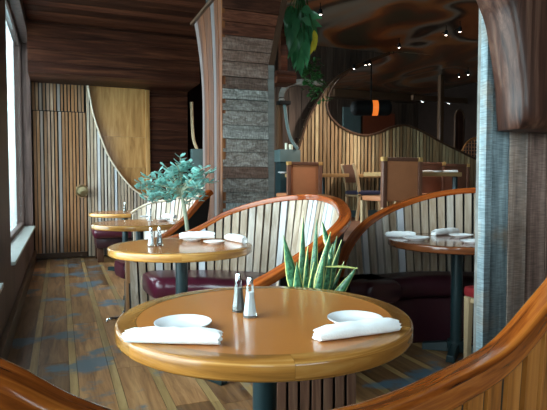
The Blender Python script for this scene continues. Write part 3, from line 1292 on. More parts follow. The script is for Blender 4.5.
tg = 'round tables along the window'
tab = make_table('round_table', .415, 'laminate', 'oak', 'nearest large round table with oak edge', 'table', tg, -63, nfeet=2)
tab.location = (T1[0], T1[1], 0)
tab.scale = (.98, .98, 1)
for c, lb in ((T2, 'second round table from the front with white plates'), (T3, 'third round table beneath the jade plant'),
              (T4, 'farthest round table nearest the slatted door')):
    o = copy_tree(tab)
    o.scale = (1, 1, 1)
    place(o, (c[0], c[1], 0), 0, lb, tg)
    if c == T3:
        for k in o.children:
            if k.name.startswith('foot'):
                k.scale = (.7, .7, 1)
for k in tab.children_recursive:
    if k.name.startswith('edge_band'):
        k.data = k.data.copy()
        k.data.materials[0] = M['oak_dark']  # nearest table gets a darker copy of the oak edging
rt = make_table('round_table', .415, 'laminate_red', 'edge_red', 'dark red brown round table half hidden by the right pillar', 'table', 'round tables in the second row', 40, flen=.20)
rt.location = (TR[0], TR[1], 0)
rt.scale = (1.06, 1.06, 1)


# tableware
def make_plate(r=.072):
    m = MB()
    k = r / .072
    m.lathe([(0, .001), (.040 * k, 0), (.042 * k, .003), (.058 * k, .007), (.072 * k, .016), (.0725 * k, .0185), (.070 * k, .0185), (.056 * k, .0105), (.044 * k, .006), (0, .0055)], 40)
    return m.build('plate', 'china', angle=50)


def make_napkin(L=.21, w=.052, h=.034, seed=1):
    rnd = random.Random(seed)
    m = MB()
    ns, nc = 15, 24
    rings = []
    for i in range(ns):
        q = i / (ns - 1)
        x = (q - .5) * L
        e = 1 - .22 * (abs(q - .5) * 2) ** 6
        ww = w * e * (1 + rnd.uniform(-.05, .05))
        hh = h * e * (1 + rnd.uniform(-.05, .05)) * (1 + .12 * (q - .5))
        ring = []
        for k in range(nc):
            a = 2 * PI * k / nc
            cx, cz = math.cos(a), math.sin(a)
            rad = (abs(cx) ** 2.5 + abs(cz) ** 2.5) ** (-1 / 2.5)
            lap = 1 + (.10 if -.1 < (a - 5.3) < .35 else 0) + (.05 if 1.9 < a < 2.2 else 0)
            y = ww / 2 * cx * rad * lap
            z = hh / 2 * (cz * rad * (lap if cz > 0 else 1)) + hh / 2
            ring.append(Vector((x + rnd.uniform(-.001, .001) + (rnd.uniform(-.004, .004) if i in (0, ns - 1) else 0), y, max(z, .0003))))
        rings.append(ring)
    vs = [v for r_ in rings for v in r_]
    fs = []
    for i in range(ns - 1):
        for k in range(nc):
            l = (k + 1) % nc
            fs.append((i * nc + k, i * nc + l, (i + 1) * nc + l, (i + 1) * nc + k))
    # rolled ends: rim, dip, inner roll
    for i, sg in ((0, 1), (ns - 1, -1)):
        base = rings[i]
        c = sum(base, Vector()) / nc
        prev = [i * nc + k for k in range(nc)]
        for sc_, dx in ((.80, .004), (.62, .012), (.5, .003), (.3, .010)):
            st = len(vs)
            for k in range(nc):
                vs.append(c + (base[k] - c) * sc_ + Vector((sg * dx, 0, 0)))
            cur = [st + k for k in range(nc)]
            for k in range(nc):
                l = (k + 1) % nc
                fs.append((prev[k], prev[l], cur[l], cur[k]))
            prev = cur
        fs.append(prev)
    m.add(vs, fs)
    return m.build('napkin', 'cloth', angle=50)


def make_shaker(fill, label):
    s = empty('shaker', (0, 0, 0), label=label, cat='shaker')
    m = MB()
    m.lathe([(0, 0), (.0175, 0), (.0185, .004), (.0155, .018), (.0115, .045), (.0092, .076), (.0085, .079), (0, .079)], 8)
    m.build('glass_body', 'shaker_glass', s, angle=25)
    m = MB()
    m.lathe([(0, .0045), (.0158, .005), (.0145, .018), (.0105, .045), (.0092, .060), (0, .060)], 8)
    m.build('contents', fill, s, angle=25)
    m = MB()
    m.lathe([(0, .0795), (.0078, .0795), (.0078, .090), (.006, .096), (0, .098)], 16)
    m.build('cap', 'steel', s)
    return s


pg, ng, sg = 'white side plates', 'rolled white napkins', 'salt and pepper shakers'
plate0 = make_plate()
nap = [make_napkin(.225, seed=3), make_napkin(.225, seed=5)]
salt0 = make_shaker('salt', 'x')
pepper0 = make_shaker('pepper', 'x')
used = set()


def put(proto, u, y, rz, label, group, cat, z=TZ + .0006, sc_=1):
    p = atZ(u, y, z)
    if proto.name in used:
        o = copy_tree(proto)
    else:
        o = proto
        used.add(proto.name)
    o.location = (p.x, p.y, z)
    o.rotation_euler = (0, 0, rz)
    o.scale = (sc_, sc_, sc_)
    tag(o, label, cat, group)
    return o


def put2(proto, ua, ya, ub, yb, label, group, cat, z=TZ + .0006, sc_=1):
    """lay along the line between two picture points on the table"""
    a, b = atZ(ua, ya, z), atZ(ub, yb, z)
    o = put(proto, (ua + ub) / 2, (ya + yb) / 2, math.atan2(b.y - a.y, b.x - a.x), label, group, cat, z, sc_)
    c = (a + b) / 2
    o.location = (c.x, c.y, z)
    return o


put(plate0, 183, 328.5, 0, 'white side plate behind the napkin at the left of the nearest table', pg, 'plate')
put(plate0, 355, 324, 0, 'white side plate behind the napkin at the right of the nearest table', pg, 'plate')
put2(nap[0], 122, 341, 224, 344, 'rolled white napkin at the left edge of the nearest table', ng, 'napkin')
put2(nap[1], 306.5, 342, 405, 329, 'rolled white napkin slanting at the right of the nearest table', ng, 'napkin')
put(pepper0, 238.5, 311, .2, 'grey filled shaker, the left of the pair on the nearest table', sg, 'shaker', sc_=1.14)
put(salt0, 250, 316.5, .1, 'white filled salt shaker, the right of the pair on the nearest table', sg, 'shaker', sc_=1.14)
# second table
put(salt0, 151, 246.3, .3, 'salt shaker standing left of its mate on the second table', sg, 'shaker', sc_=1.14)
put(pepper0, 159.5, 245.6, .3, 'pepper shaker standing right of its mate on the second table', sg, 'shaker', sc_=1.14)
put(plate0, 192, 241.0, 0, 'small white plate under the straight napkin on the second table', pg, 'plate', sc_=.85)
put2(nap[0], 182, 239, 212, 238.6, 'rolled napkin lying level at the back of the second table', ng, 'napkin', z=TZ + .0195, sc_=.95).scale.z = 1.35
put(plate0, 214, 243.6, 0, 'small white plate at the middle right of the second table', pg, 'plate', sc_=.9)
put2(nap[1], 225, 239.5, 247, 244, 'rolled napkin slanting over the right rim of the second table', ng, 'napkin', z=TZ + .0006, sc_=1.0).scale.z = 1.35
# third table
put(salt0, 150, 221, .3, 'single shaker on the third table under the plant', sg, 'shaker', sc_=1.2)
put(plate0, 146, 217.3, 0, 'small white plate left of the napkin on the third table', pg, 'plate', sc_=.9)
put2(nap[0], 160, 217.2, 179, 219, 'rolled napkin on the right of the third table', ng, 'napkin', sc_=.95).scale.z = 1.3
put(plate0, 163, 220.6, 0, 'small white plate at the front of the third table', pg, 'plate', sc_=.9)
# fourth table
put(pepper0, 125, 211.8, .3, 'single shaker on the farthest table by the door', sg, 'shaker', sc_=1.2)
put(plate0, 138, 211.0, 0, 'small white plate right of the shaker on the farthest table', pg, 'plate', sc_=.9)
put2(nap[1], 144, 210.5, 156, 211.4, 'rolled napkin at the right of the farthest table', ng, 'napkin', sc_=.9)
# right table
put(plate0, 416, 240.2, 0, 'white plate at the left of the dark right table', pg, 'plate', sc_=1.2)
put2(nap[0], 390, 237.2, 411, 237.9, 'rolled napkin at the left rim of the dark right table', ng, 'napkin', sc_=.85).scale.z = 1.25
put2(nap[1], 428, 236.0, 462, 233.2, 'rolled napkin at the back of the dark right table', ng, 'napkin', z=TZ + .0006, sc_=1.1).scale.z = 1.3
put(plate0, 461, 237.2, 0, 'white plate beside the pillar at the back of the right table', pg, 'plate', sc_=1.1)
put(plate0, 474, 243.5, 0, 'white plate half hidden by the pillar at the front of the right table', pg, 'plate', sc_=1.1)

# ------------------------------------------------------------------ chairs


def make_leather_chair(label, grp):
    c = empty('leather_chair', (0, 0, 0), label=label, cat='chair', group=grp)
    W = .25
    # back at -y
    for s in (-1, 1):
        m = MB()
        m.box((s * W, -.235, .60), (.055, .06, .54), None, .008)
        st_o = m.build('stile', 'leather_dark', c)
        m = MB()
        m.box((s * W, -.235, .895), (.058, .064, .05), None, .004)
        m.build('corner_block', 'block', st_o)
        m = MB()
        m.box((s * W, -.235, .165), (.048, .05, .328), None, .005)
        m.build('leg', 'pale_wood', c)
        m = MB()
        m.box((s * W, .22, .20), (.048, .05, .398), None, .005)
        m.build('leg', 'pale_wood', c)
    m = MB()
    m.box((0, -.235, .65), (.444, .022, .48), None, .008)
    m.build('back_panel', 'leather', c)
    m = MB()
    m.box((0, -.235, .895), (.442, .05, .045), None, .008)
    for k in (-.08, 0, .08):
        m.box((k, -.235, .895), (.006, .054, .047))
    m.build('top_band', 'leather_dark', c)
    m = MB()
    m.box((0, .0, .43), (.52, .46, .06), None, .018)
    m.build('seat', 'leather', c)
    return c


lg = 'leather chairs in the rear dining area'
ch = make_leather_chair('brown leather chair with square back, nearest in the rear dining area', lg)
p = at(400, 181, 6.3)
ch.location = (p.x, p.y + .2, PZ)
chairs = [ch]
for (u, w, rz, lb) in ((304.5, 7.75, 0, 'brown leather chair standing just right of the middle pillar'),
                       (429, 7.85, PI, 'dark leather chair facing us across the rear table'),
                       (455, 8.6, PI, 'dark leather chair against the screen by the right pillar')):
    c = copy_tree(ch)
    p = at(u, 181, w)
    dy = .235 if rz == 0 else -.235
    place(c, (p.x, p.y + dy, PZ), rz, lb, lg)
    if rz:
        for k in c.children:
            if k.name.startswith('back_panel'):
                k.data = k.data.copy()
                k.data.materials[0] = M['leather_dark']


def make_side_chair(name, label, seatm, backm, grp=None, cat='chair'):
    c = empty(name, (0, 0, 0), label=label, cat=cat, group=grp)
    for s in (-1, 1):
        m = MB()
        path = [Vector((s * .19, -.23, 0)), Vector((s * .19, -.195, .25)), Vector((s * .19, -.19, .46)), Vector((s * .19, -.23, .72)), Vector((s * .19, -.29, .92))]
        pts = smooth_path(path, 5)
        m.sweep(pts, rrect(.034, .05, .006), normals=[Vector((1, 0, 0))] * len(pts))
        m.build('leg', 'pale_wood', c)
        m = MB()
        m.hexa([(s * .19 - .016, .18, 0), (s * .19 + .016, .18, 0), (s * .19 + .016, .212, 0), (s * .19 - .016, .212, 0)],
               [(s * .19 - .02, .17, .42), (s * .19 + .02, .17, .42), (s * .19 + .02, .212, .42), (s * .19 - .02, .212, .42)])
        m.build('leg', 'pale_wood', c, bevel=.004)
    m = MB()
    m.box((0, 0, .45), (.42, .44, .065), None, .022)
    m.build('seat', seatm, c)
    m = MB()
    m.box((0, 0, .40), (.39, .40, .03), None, .004)
    m.build('seat_frame', 'pale_wood', c)
    m = MB()
    m.box((0, -.245, .76), (.344, .03, .30), Matrix.Rotation(R(15), 3, 'X'), .012)
    m.build('back_panel', backm, c)
    return c


sc1 = make_side_chair('side_chair', 'side chair with navy seat seen from its side by the slatted screen', 'navy', 'leather_dark')
p = at(363, 181, 8.75)
sc1.location = (p.x, p.y, PZ)
sc1.rotation_euler = (0, 0, -PI / 2)
sc2 = make_side_chair('dining_chair', 'pale wooden chair with crimson seat peeking out behind the right pillar', 'red_fabric', 'red_fabric')
p = at(463, 300, 3.12)
sc2.location = (p.x + .275, p.y - .145, 0)
sc2.rotation_euler = (0, 0, 0)


def far_table(name, x0, x1, y0, y1, label, legs, ly=0):
    t = empty(name, ((x0 + x1) / 2, (y0 + y1) / 2, PZ), label=label, cat='table', group='tables in the rear dining area', world=True)
    m = MB()
    m.span((x0, y0, PZ + .70), (x1, y1, PZ + .755), .006)
    m.build('tabletop', 'table_far', t)
    for lx in legs:
        m = MB()
        m.lathe([(0, .001), (.15, .001), (.15, .02), (.04, .05), (.035, .06), (.035, .699), (0, .699)], 20, (lx, (y0 + y1) / 2 + ly, PZ))
        m.build('pedestal', 'iron', t)
    return t


a, b = at(398, 176, 6.75), at(466, 176, 7.0)
ft = far_table('dining_table', a.x - .25, b.x, a.y - .05, a.y + .42, 'oak table behind the nearest leather chair', [at(458, 180, 7.2).x + .0], -.05)
a2, b2 = at(359.5, 176, 8.5), at(392, 176, 8.5)
far_table('dining_table', a2.x, a2.x + .85, YB - .75, YB - .07, 'pale table beside the navy seated side chair', [a2.x + .68])
a3 = at(276, 176, 8.1)
far_table('dining_table', 3.30, 4.16, YB - 1.0, YB - .48, 'table behind the leather chair right of the middle pillar', [3.87], .06)
zt = PZ + .7556


def put_w(proto, u, w, rz, label, group, cat, sc_=1, dz=0):
    p = at(u, 176, w)
    o = copy_tree(proto)
    o.location = (p.x, p.y, zt + dz)
    o.rotation_euler = (0, 0, rz)
    o.scale = (sc_,) * 3
    tag(o, label, cat, group)


put_w(nap[0], 427.5, 7.1, .1, 'rolled napkin on the oak table at the left, right of the nearest leather chair', ng, 'napkin', .8)
put_w(nap[1], 450, 7.15, -.5, 'rolled napkin on the oak table near the right pillar', ng, 'napkin', .9)
put_w(plate0, 438, 7.05, 0, 'white plate between two napkins on the rear oak table', pg, 'plate', 1.1)
put_w(plate0, 283.5, 8.0, 0, 'white plate on the rear table beside the middle pillar', pg, 'plate', 1.2)
put_w(nap[0], 374, 8.55, .3, 'rolled napkin on the pale table beside the side chair', ng, 'napkin', .75)

# ------------------------------------------------------------------ plants and planters
pt = empty('planter', (0, 0, 0), label='slatted red brown planter behind the nearest table', cat='planter', world=False)
pa = at(277, 300, 2.03)
pb = at(356, 300, 2.03)
ang = math.atan2(pb.y - pa.y, pb.x - pa.x)
pt.location = (pa.x, pa.y, 0)
pt.rotation_euler = (0, 0, ang)
PLW = (pb - pa).length
PH = .56
m = MB()
x = 0
while x < PLW - .03:
    m.span((x, 0, .001), (x + .036, .02, PH), .003)
    m.span((x, .24, .001), (x + .036, .26, PH), .003)
    x += .0455
for y in (.021, .066, .112, .158, .203):
    m.span((0, y, .001), (.02, y + .036, PH), .003)
    m.span((x - .03, y, .001), (x - .01, y + .036, PH), .003)
m.build('slat_box', 'slat_red', pt, smooth=False)
m = MB()
m.span((.021, .021, .02), (x - .031, .239, PH - .05))
m.build('liner', 'gap', pt, smooth=False)
m = MB()
m.span((.022, .022, PH - .049), (x - .032, .238, PH - .03))
m.build('soil', 'soil', pt)


def sword(m, base, tip, width, bend, curl, n=10):
    """stiff tapering leaf with thickness"""
    base, tip = Vector(base), Vector(tip)
    ax = tip - base
    L = ax.length
    side = Vector((math.cos(curl), math.sin(curl), 0))
    side = (side - ax.normalized() * side.dot(ax.normalized())).normalized()
    nor = ax.normalized().cross(side)
    rows = []
    for i in range(n + 1):
        q = i / n
        c = base + ax * q + nor * (bend * math.sin(q * PI * .5) * q) - nor * bend * q * .9
        w = width * (.6 + .8 * q if q < .5 else 1 - ((q - .5) / .5) ** 1.25) * .5 + .0008
        d = w * .6
        rows.append([c - side * w + nor * d, c, c + side * w + nor * d])
    th = nor * .0035
    vs, fs, us = [], [], []
    for r_ in rows:
        vs += r_
    for r_ in rows:
        vs += [v + th for v in r_]
    k = (n + 1) * 3
    for i in range(n):
        for j in range(2):
            f = (i * 3 + j, i * 3 + j + 1, (i + 1) * 3 + j + 1, (i + 1) * 3 + j)
            u = [(j * .5, i / n), (j * .5 + .5, i / n), (j * .5 + .5, (i + 1) / n), (j * .5, (i + 1) / n)]
            fs.append(f)
            us.append(u)
            fs.append(tuple(k + z_ for z_ in reversed(f)))
            us.append(list(reversed(u)))
        for j in (0, 2):
            f = (i * 3 + j, (i + 1) * 3 + j, k + (i + 1) * 3 + j, k + i * 3 + j)
            fs.append(f)
            us.append([(0, 0)] * 4)
    m.add(vs, fs, us)


sn_base = at(306, 318, 2.17)
sn = empty('snake_plant', (sn_base.x, sn_base.y, PH - .03), label='snake plant with yellow edged sword leaves behind the nearest table', cat='plant', world=True)
m = MB(uv=True)
WS = 2.15
leaves = [((283.5, 235), (303, 330), 2.13, .058, .1), ((303.5, 216), (303, 330), 2.20, .036, .4), ((316.5, 219), (310, 330), 2.22, .036, -.4),
          ((342, 240), (322, 330), 2.16, .038, .4), ((357, 267), (318, 318), 2.10, .048, -.2), ((331, 232), (311, 330), 2.08, .048, .2), ((309, 246), (305, 330), 2.10, .034, .6),
          ((297, 262), (300, 330), 2.08, .050, 0), ((292, 262), (297, 330), 2.19, .034, .6), ((337, 236), (314, 330), 2.22, .034, -.6), ((324, 256), (312, 330), 2.06, .040, -.3),
          ((345, 262), (322, 330), 2.18, .032, .6), ((314, 262), (309, 330), 2.04, .03, .5)]
for (tu, ty), (bu, by), w, wd, cu in leaves:
    if not w:
        continue
    bpt = at(bu, by, 2.15 + (w - 2.15) * .5)
    bpt.z = PH - .018
    tp = at(tu, ty, w)
    sword(m, bpt, tp, wd * .87, random.uniform(-.03, .05), -TH + cu)
# the kinked leaf
a = at(333, 244, 2.13)
sword(m, (at(317, 330, 2.14).x, at(317, 330, 2.14).y, PH - .018), a, .046, .02, -TH)
sword(m, at(332, 258, 2.125), at(322.5, 221, 2.2), .026, .02, -TH + .3)
sword(m, at(326, 268, 2.10), at(358, 269, 2.06), .022, .0, -TH + 1.2)
m.build('foliage', 'snake', sn, angle=80)

# jade plant in the narrow planter between two booths
jp = empty('planter', (.93, 4.07, 0), label='narrow dark planter between the second and third booths', cat='planter', world=True)
m = MB()
m.span((.76, 4.035, .001), (1.16, 4.155, .60), .006)
m.build('box', 'slat_red', jp)
m = MB()
m.span((.775, 4.045, .601), (1.145, 4.145, .612))
m.build('soil', 'soil', jp)
jb = at(190, 233, 4.12)
jd = empty('jade_plant', (jb.x, 4.09, .612), label='jade plant with blue green leaves beside the middle pillar', cat='plant', world=True)
trunk = MB()
leafmb = MB()
rj = random.Random(11)
b0 = Vector((jb.x, 4.09, .62))
k1 = at(184.5, 209, 4.10)
k2 = at(179.5, 187, 4.10)
trunk.tube(smooth_path([b0, k1, k2], 5), [.018 - .0008 * i for i in range(11)], 10)


def blob_leaf(mb, p, d, up, L, W):
    d = d.normalized()
    s = d.cross(up)
    if s.length < .05:
        s = Vector((1, 0, 0))
    s.normalize()
    n = s.cross(d).normalized()
    st = [(0, .15), (.35, .7), (.7, 1.0), (.92, .7), (1, .05)]
    vs, fs = [], []
    for q, w in st:
        c = p + d * L * q + n * (.16 * L * q * q)
        vs += [c - s * W * w / 2, c + n * W * .12, c + s * W * w / 2, c - n * W * .12]
    for i in range(len(st) - 1):
        for k in range(4):
            l = (k + 1) % 4
            fs.append((i * 4 + k, i * 4 + l, (i + 1) * 4 + l, (i + 1) * 4 + k))
    fs.append((0, 1, 2, 3))
    j = (len(st) - 1) * 4
    fs.append((j + 3, j + 2, j + 1, j))
    mb.add(vs, fs)


tips = [(140, 183), (137, 189), (147, 177), (152, 189), (146, 200), (157, 172), (160, 183), (155, 197), (165, 166), (168, 176), (166, 190), (172, 198), (176, 163), (180, 157), (180, 170), (184, 180), (186, 165),
        (190, 161), (192, 172), (197, 176), (190, 188), (186, 197), (198, 186), (203, 168), (205, 178), (204, 190), (210, 172), (212, 183), (208, 196), (195, 198), (149, 184), (161, 197), (174, 186), (200, 200), (187, 204), (168, 203), (153, 203), (142, 196)]
for i, (u, y) in enumerate(tips):
    if u > 203:
        u -= 1
    tp = at(u, y, 4.10 + rj.uniform(-.22, .12))
    fork = k1.lerp(k2, rj.uniform(.55, 1.0))
    mid = fork.lerp(tp, .55) + Vector((rj.uniform(-.02, .02), rj.uniform(-.02, .02), .015))
    trunk.tube(smooth_path([fork, mid, tp], 3), [.007, .0065, .006, .0055, .005, .004, .0035], 6)
    for k in range(15):
        q = rj.uniform(-.05, 1)
        base = mid.lerp(tp, q) if q > 0 else tp
        th = rj.uniform(0, 2 * PI)
        d = Vector((math.cos(th), math.sin(th), rj.uniform(-.25, .9)))
        blob_leaf(leafmb, base + d * .006, d, Vector((rj.uniform(-.3, .3), rj.uniform(-.3, .3), 1)), rj.uniform(.044, .066), rj.uniform(.025, .036))
trunk.build('trunk', 'bark', jd)
leafmb.build('foliage', 'jade', jd, angle=70)

# hanging plant right of the middle pillar
hp0 = at(301, -8, 5.2)
hp = empty('hanging_plant', tuple(hp0), label='large leaved green plant hanging beside the middle pillar', cat='plant', world=True)
m = MB()
m.lathe([(0, -.02), (.07, -.02), (.10, .06), (.11, .14), (.12, .15), (.12, .165), (.105, .165), (.095, .12), (0, .12)], 24, hp0)
m.build('pot', 'terracotta', hp)
m = MB()
for k in range(3):
    a = 2 * PI * k / 3
    m.tube([hp0 + Vector((.112 * math.cos(a), .112 * math.sin(a), .15)), hp0 + Vector((0, 0, CR - hp0.z - .001))], .003, 6)
m.build('hanger', 'black', hp)


def broad_leaf(mb, p, d, up, L, W):
    d = d.normalized()
    s = d.cross(up).normalized()
    n = s.cross(d).normalized()
    st = [(0, .06), (.12, .62), (.3, 1), (.55, .9), (.78, .5), (1, .02)]
    vs, fs = [], []
    for q, w in st:
        c = p + d * L * q - n * (.22 * L * q * q)
        e = n * W * .12 * w
        vs += [c - s * W * w / 2 + e, c, c + s * W * w / 2 + e, c - n * .003]
    for i in range(len(st) - 1):
        for k in range(4):
            l = (k + 1) % 4
            fs.append((i * 4 + k, i * 4 + l, (i + 1) * 4 + l, (i + 1) * 4 + k))
    mb.add(vs, fs)


lv, yl, st_ = MB(), MB(), MB()
rh = random.Random(5)
big = [((296, 8), (299, 22)), ((293, 20), (287, 44)), ((297, 24), (291, 40)), ((302, 18), (322, 27)), ((306, 14), (321, 17)), ((300, 26), (293, 52)), ((305, 30), (302, 60)),
       ((309, 36), (305, 66)), ((300, 38), (295, 64)), ((304, 18), (310, 40)), ((296, 36), (290, 58)), ((307, 26), (314, 44)), ((291, 28), (289, 50)), ((298, 14), (287, 26)), ((304, 44), (299, 70)), ((296, 50), (294, 68)),
       ((293, 6), (285, 18)), ((309, 10), (316, 20)), ((299, 30), (300, 54)), ((294, 12), (291, 30)), ((302, 8), (312, 12)), ((308, 20), (318, 32)), ((303, 24), (308, 46)), ((290, 16), (286, 34)), ((297, 40), (299, 60)), ((302, 34), (306, 54)), ((292, 40), (291, 56)), ((300, 10), (303, 24)), ((297, 18), (295, 36)), ((288, 10), (285, 24)), ((305, 40), (309, 58)), ((300, 56), (301, 74))]
for (u0, y0), (u1, y1) in big:
    w = 5.2 + rh.uniform(-.14, .14)
    a = at(u0, y0, w)
    b = at(u1, y1, w + rh.uniform(-.08, .04))
    broad_leaf(lv, a, b - a, (CAM - a).normalized() + Vector((rh.uniform(-.5, .5), rh.uniform(-.3, .3), rh.uniform(0, .6))), (b - a).length * 1.02, .082)
    st_.tube([hp0 + Vector((rh.uniform(-.05, .05), rh.uniform(-.05, .05), .12)), hp0.lerp(a, .6) + Vector((0, 0, .05)), a], .004, 5)
for (u0, y0), (u1, y1) in (((314, 30), (317, 50)), ((315, 38), (312, 54))):
    a, b = at(u0, y0, 5.02), at(u1, y1, 5.0)
    broad_leaf(yl, a, b - a, (CAM - a).normalized() + Vector((.5, 0, .2)), (b - a).length, .06)
    st_.tube([hp0 + Vector((.04, 0, .12)), hp0.lerp(a, .6) + Vector((0, 0, .04)), a], .004, 5)
lv.build('foliage', 'philo', hp, angle=70)
tag(yl.build('withered_leaf', 'philo_yellow', hp, angle=70), 'yellowing leaf')
tv = MB()
vp = smooth_path([hp0 + Vector((0, .05, .12)), at(304, 40, 5.4), at(309, 62, 5.4), at(312, 78, 5.42), at(318, 96, 5.45)], 6)
st_.tube(vp, .004, 6)
for i in range(150):
    q = rh.uniform(.45, 1)
    p = vp[int(q * (len(vp) - 1))] + Vector((rh.uniform(-.10, .11), rh.uniform(-.08, .08), rh.uniform(-.07, .07)))
    d = Vector((rh.uniform(-1, 1), rh.uniform(-1, .4), rh.uniform(-1, .2)))
    blob_leaf(tv, p, d, Vector((rh.uniform(-.5, .5), -.6, 1)), .06, .035)
tv.build('trailing_leaves', 'vine', hp, angle=70)
st_.build('stems', 'vine', hp)

# ------------------------------------------------------------------ carved stands in the two gaps beside the middle pillar
def arch_stand(u0, u1, yb, yt, w, label, header):
    a = at(u0, yb, w)
    b = at(u1, yb, w)
    zf = PZ if a.x > PX and a.y > PY else 0
    st = empty('serving_stand', ((a.x + b.x) / 2, (a.y + b.y) / 2, zf), label=label, cat='stand', group='carved serving stands', world=True)
    m = MB()
    m.span((a.x, a.y - .03, zf + .001), (b.x, a.y + .2, a.z), .01)
    m.build('cabinet', 'iron', st)
    m = MB()
    m.span((a.x - .012, a.y - .045, a.z + .0005), (b.x + .012, a.y + .2, a.z + .20), .01)
    m.build('top_box', 'teal', st)
    a, b = a + UPV * .20, b + UPV * .20
    return st, MB(uv=True), a, b


st, m, a, b = arch_stand(279.5, 302.5, 162, 100, 8.45, 'teal grey stand with candles and a curved arm behind the leather chair', True)
cv = [(284, 101), (285.5, 112), (287, 124), (289.5, 135), (293, 143), (298, 149)]
pts = smooth_path([at(u, y, 8.5) for u, y in cv], 5)
m.sweep(pts, rrect(.05, .05, .01), normals=[HF] * len(pts))
m.build('curved_arm', 'teal', st)
m = MB(uv=True)
cv = [(282, 103), (281.5, 96), (284, 89), (289, 84.5), (297, 82.5), (310, 82.5), (322.5, 82.5)]
pts = smooth_path([at(u, y, 8.5) for u, y in cv], 5)
m.sweep(pts, rrect(.10, .09, .012), normals=[HF] * len(pts))
m.build('arch', 'grey_wood', st)
m = MB()
q = at(283, 103, 8.5)
m.box((q.x + .01, q.y, q.z), (.19, .16, .06), None, .008)
m.build('collar', 'black', st)
q0, q1 = at(278, 104, 8.5), at(283, 149, 8.5)
m = MB()
m.span((q0.x, q0.y - .02, q1.z + .001), (q1.x, q0.y + .08, q0.z), .006)
m.build('post', 'rail_dark', st)
for (u0, u1, y1, lb) in ((286.8, 289.8, 146, 'cream candle, the narrower left one on the teal stand'), (291.2, 295.8, 147.8, 'white candle, the wider right one on the teal stand')):
    c0, c1 = at(u0, y1, 8.45), at(u1, y1, 8.45)
    r_ = (c1.x - c0.x) / 2
    zt_ = a.z + .0005
    cd = empty('candle', ((c0.x + c1.x) / 2, a.y + .03, zt_), label=lb, cat='candle', group='candles on the teal stand')
    mm = MB()
    hh = .105 if u0 < 288 else .085
    mm.lathe([(0, 0), (r_, 0), (r_, hh - .004), (r_ * .85, hh), (r_ * .4, hh - .008), (0, hh - .01)], 20)
    mm.build('wax', 'wax', cd)
    mm = MB()
    mm.tube([(0, 0, hh - .012), (0, 0, hh + .006)], .0025, 6)
    mm.build('wick', 'black', cd)
# shelf box on the rear wall beside the pillar
q0, q1 = at(277, 82, 7.3), at(300, 70, 7.3)
m = MB()
m.span((q0.x, q0.y, q0.z), (q1.x, q0.y + .35, (q0.z + q1.z) / 2 - .001), .005)
m.span((q0.x, q0.y, (q0.z + q1.z) / 2 + .001), (q1.x, q0.y + .35, q1.z), .005)
m.span((q0.x + .1, q0.y + .1, q1.z), (q0.x + .2, q0.y + .2, CR - .001), .005)
tag(m.build('trim_5', 'dark_boards'), 'short boarded beam end right of the middle pillar', kind='structure')
# left gap
a = at(187.5, 149, 8.35)
b = at(203, 149, 8.35)
st = empty('serving_stand', ((a.x + b.x) / 2, a.y, 0), label='dark teal stand with a pale curved arm left of the middle pillar', cat='stand', group='carved serving stands', world=True)
m = MB()
m.span((1.91, a.y - .1, .001), (b.x + .05, a.y + .2, a.z), .01)
m.build('cabinet', 'teal', st)
m = MB(uv=True)
pts = smooth_path([at(191.5, 102, 8.4), at(192, 116, 8.4), at(192.6, 130, 8.4), at(194, 141, 8.4), at(197, 149, 8.4)], 5)
m.sweep(pts, rrect(.06, .045, .01), normals=[HF] * len(pts))
m.build('curved_arm', 'pale_wood', st)

# ------------------------------------------------------------------ rear lamps and odds
lp = at(371, 108, 10.4)
pd = empty('pendant_lamp', (lp.x, lp.y, lp.z), label='black drum pendant lamp with amber glow above the screen', cat='lamp', world=True)
m = MB()
L_ = .40
prof = [(-L_, 0)]
pts = []
for i in range(13):
    q = i / 12
    pts.append((-.40 + .34 * q, .155 * (1 - (1 - min(1, q * 2.2)) ** 2.5) ** .5 + .002))
# two rounded black drums lying either side of the glowing lens
for s0_, s1_ in ((-.41, .015), (.125, .41)):
    path = []
    rad = []
    for i in range(15):
        q = i / 14
        path.append(lp + RT * (s0_ + (s1_ - s0_) * q))
        e = min(q, 1 - q) if False else (q if s0_ < 0 else 1 - q)
        rad.append(.15 * math.sqrt(max(.002, 1 - (1 - min(1, e * 3)) ** 2.4)))
    m.tube(path, rad, 24)
m.build('shade', 'black', pd, angle=50)
m = MB()
m.tube([lp + RT * .0155, lp + RT * .1245], .148, 24)
m.build('lens', 'amber_glow', pd)
m = MB()
m.tube([lp + Vector((0, 0, .13)), Vector((lp.x, lp.y, CR - .001))], .012, 8)
m.build('stem', 'black', pd)

spots = [(354, 69, 9.4, 'spotlight hanging lowest at the left of the horn shaped arch'), (365.5, 65.5, 9.4, 'left spotlight of the pair above the arch bend'), (369.5, 64.5, 9.6, 'right spotlight of the pair above the arch bend'),
         (399, 48, 7.8, 'brightest spotlight in the middle of the painted ceiling'), (446, 35.5, 7.6, 'left spotlight of the pair on the painted ceiling by the pillar'), (460, 32, 7.7, 'right spotlight of the pair on the painted ceiling by the pillar'),
         (459, 77, 10.9, 'left spotlight of the distant pair by the pillar'), (468, 75, 10.9, 'right spotlight of the distant pair by the pillar'), (320.5, 15, 6.4, 'spotlight glinting behind the hanging plant')]


def make_spot(big):
    s = empty('spotlight', (0, 0, 0), cat='spotlight', group='small ceiling spotlights')
    m = MB()
    m.lathe([(0, .075), (.02, .075), (.026, .05), (.03, 0), (.026, 0), (.022, .045), (0, .05)], 16)
    hs = m.build('housing', 'black', s)
    m = MB()
    m.lathe([(0, -.004), (.014, .0), (.0215, .014), (.020, .03), (0, .036)], 14)
    m.build('bulb', 'bulb', hs)
    return s


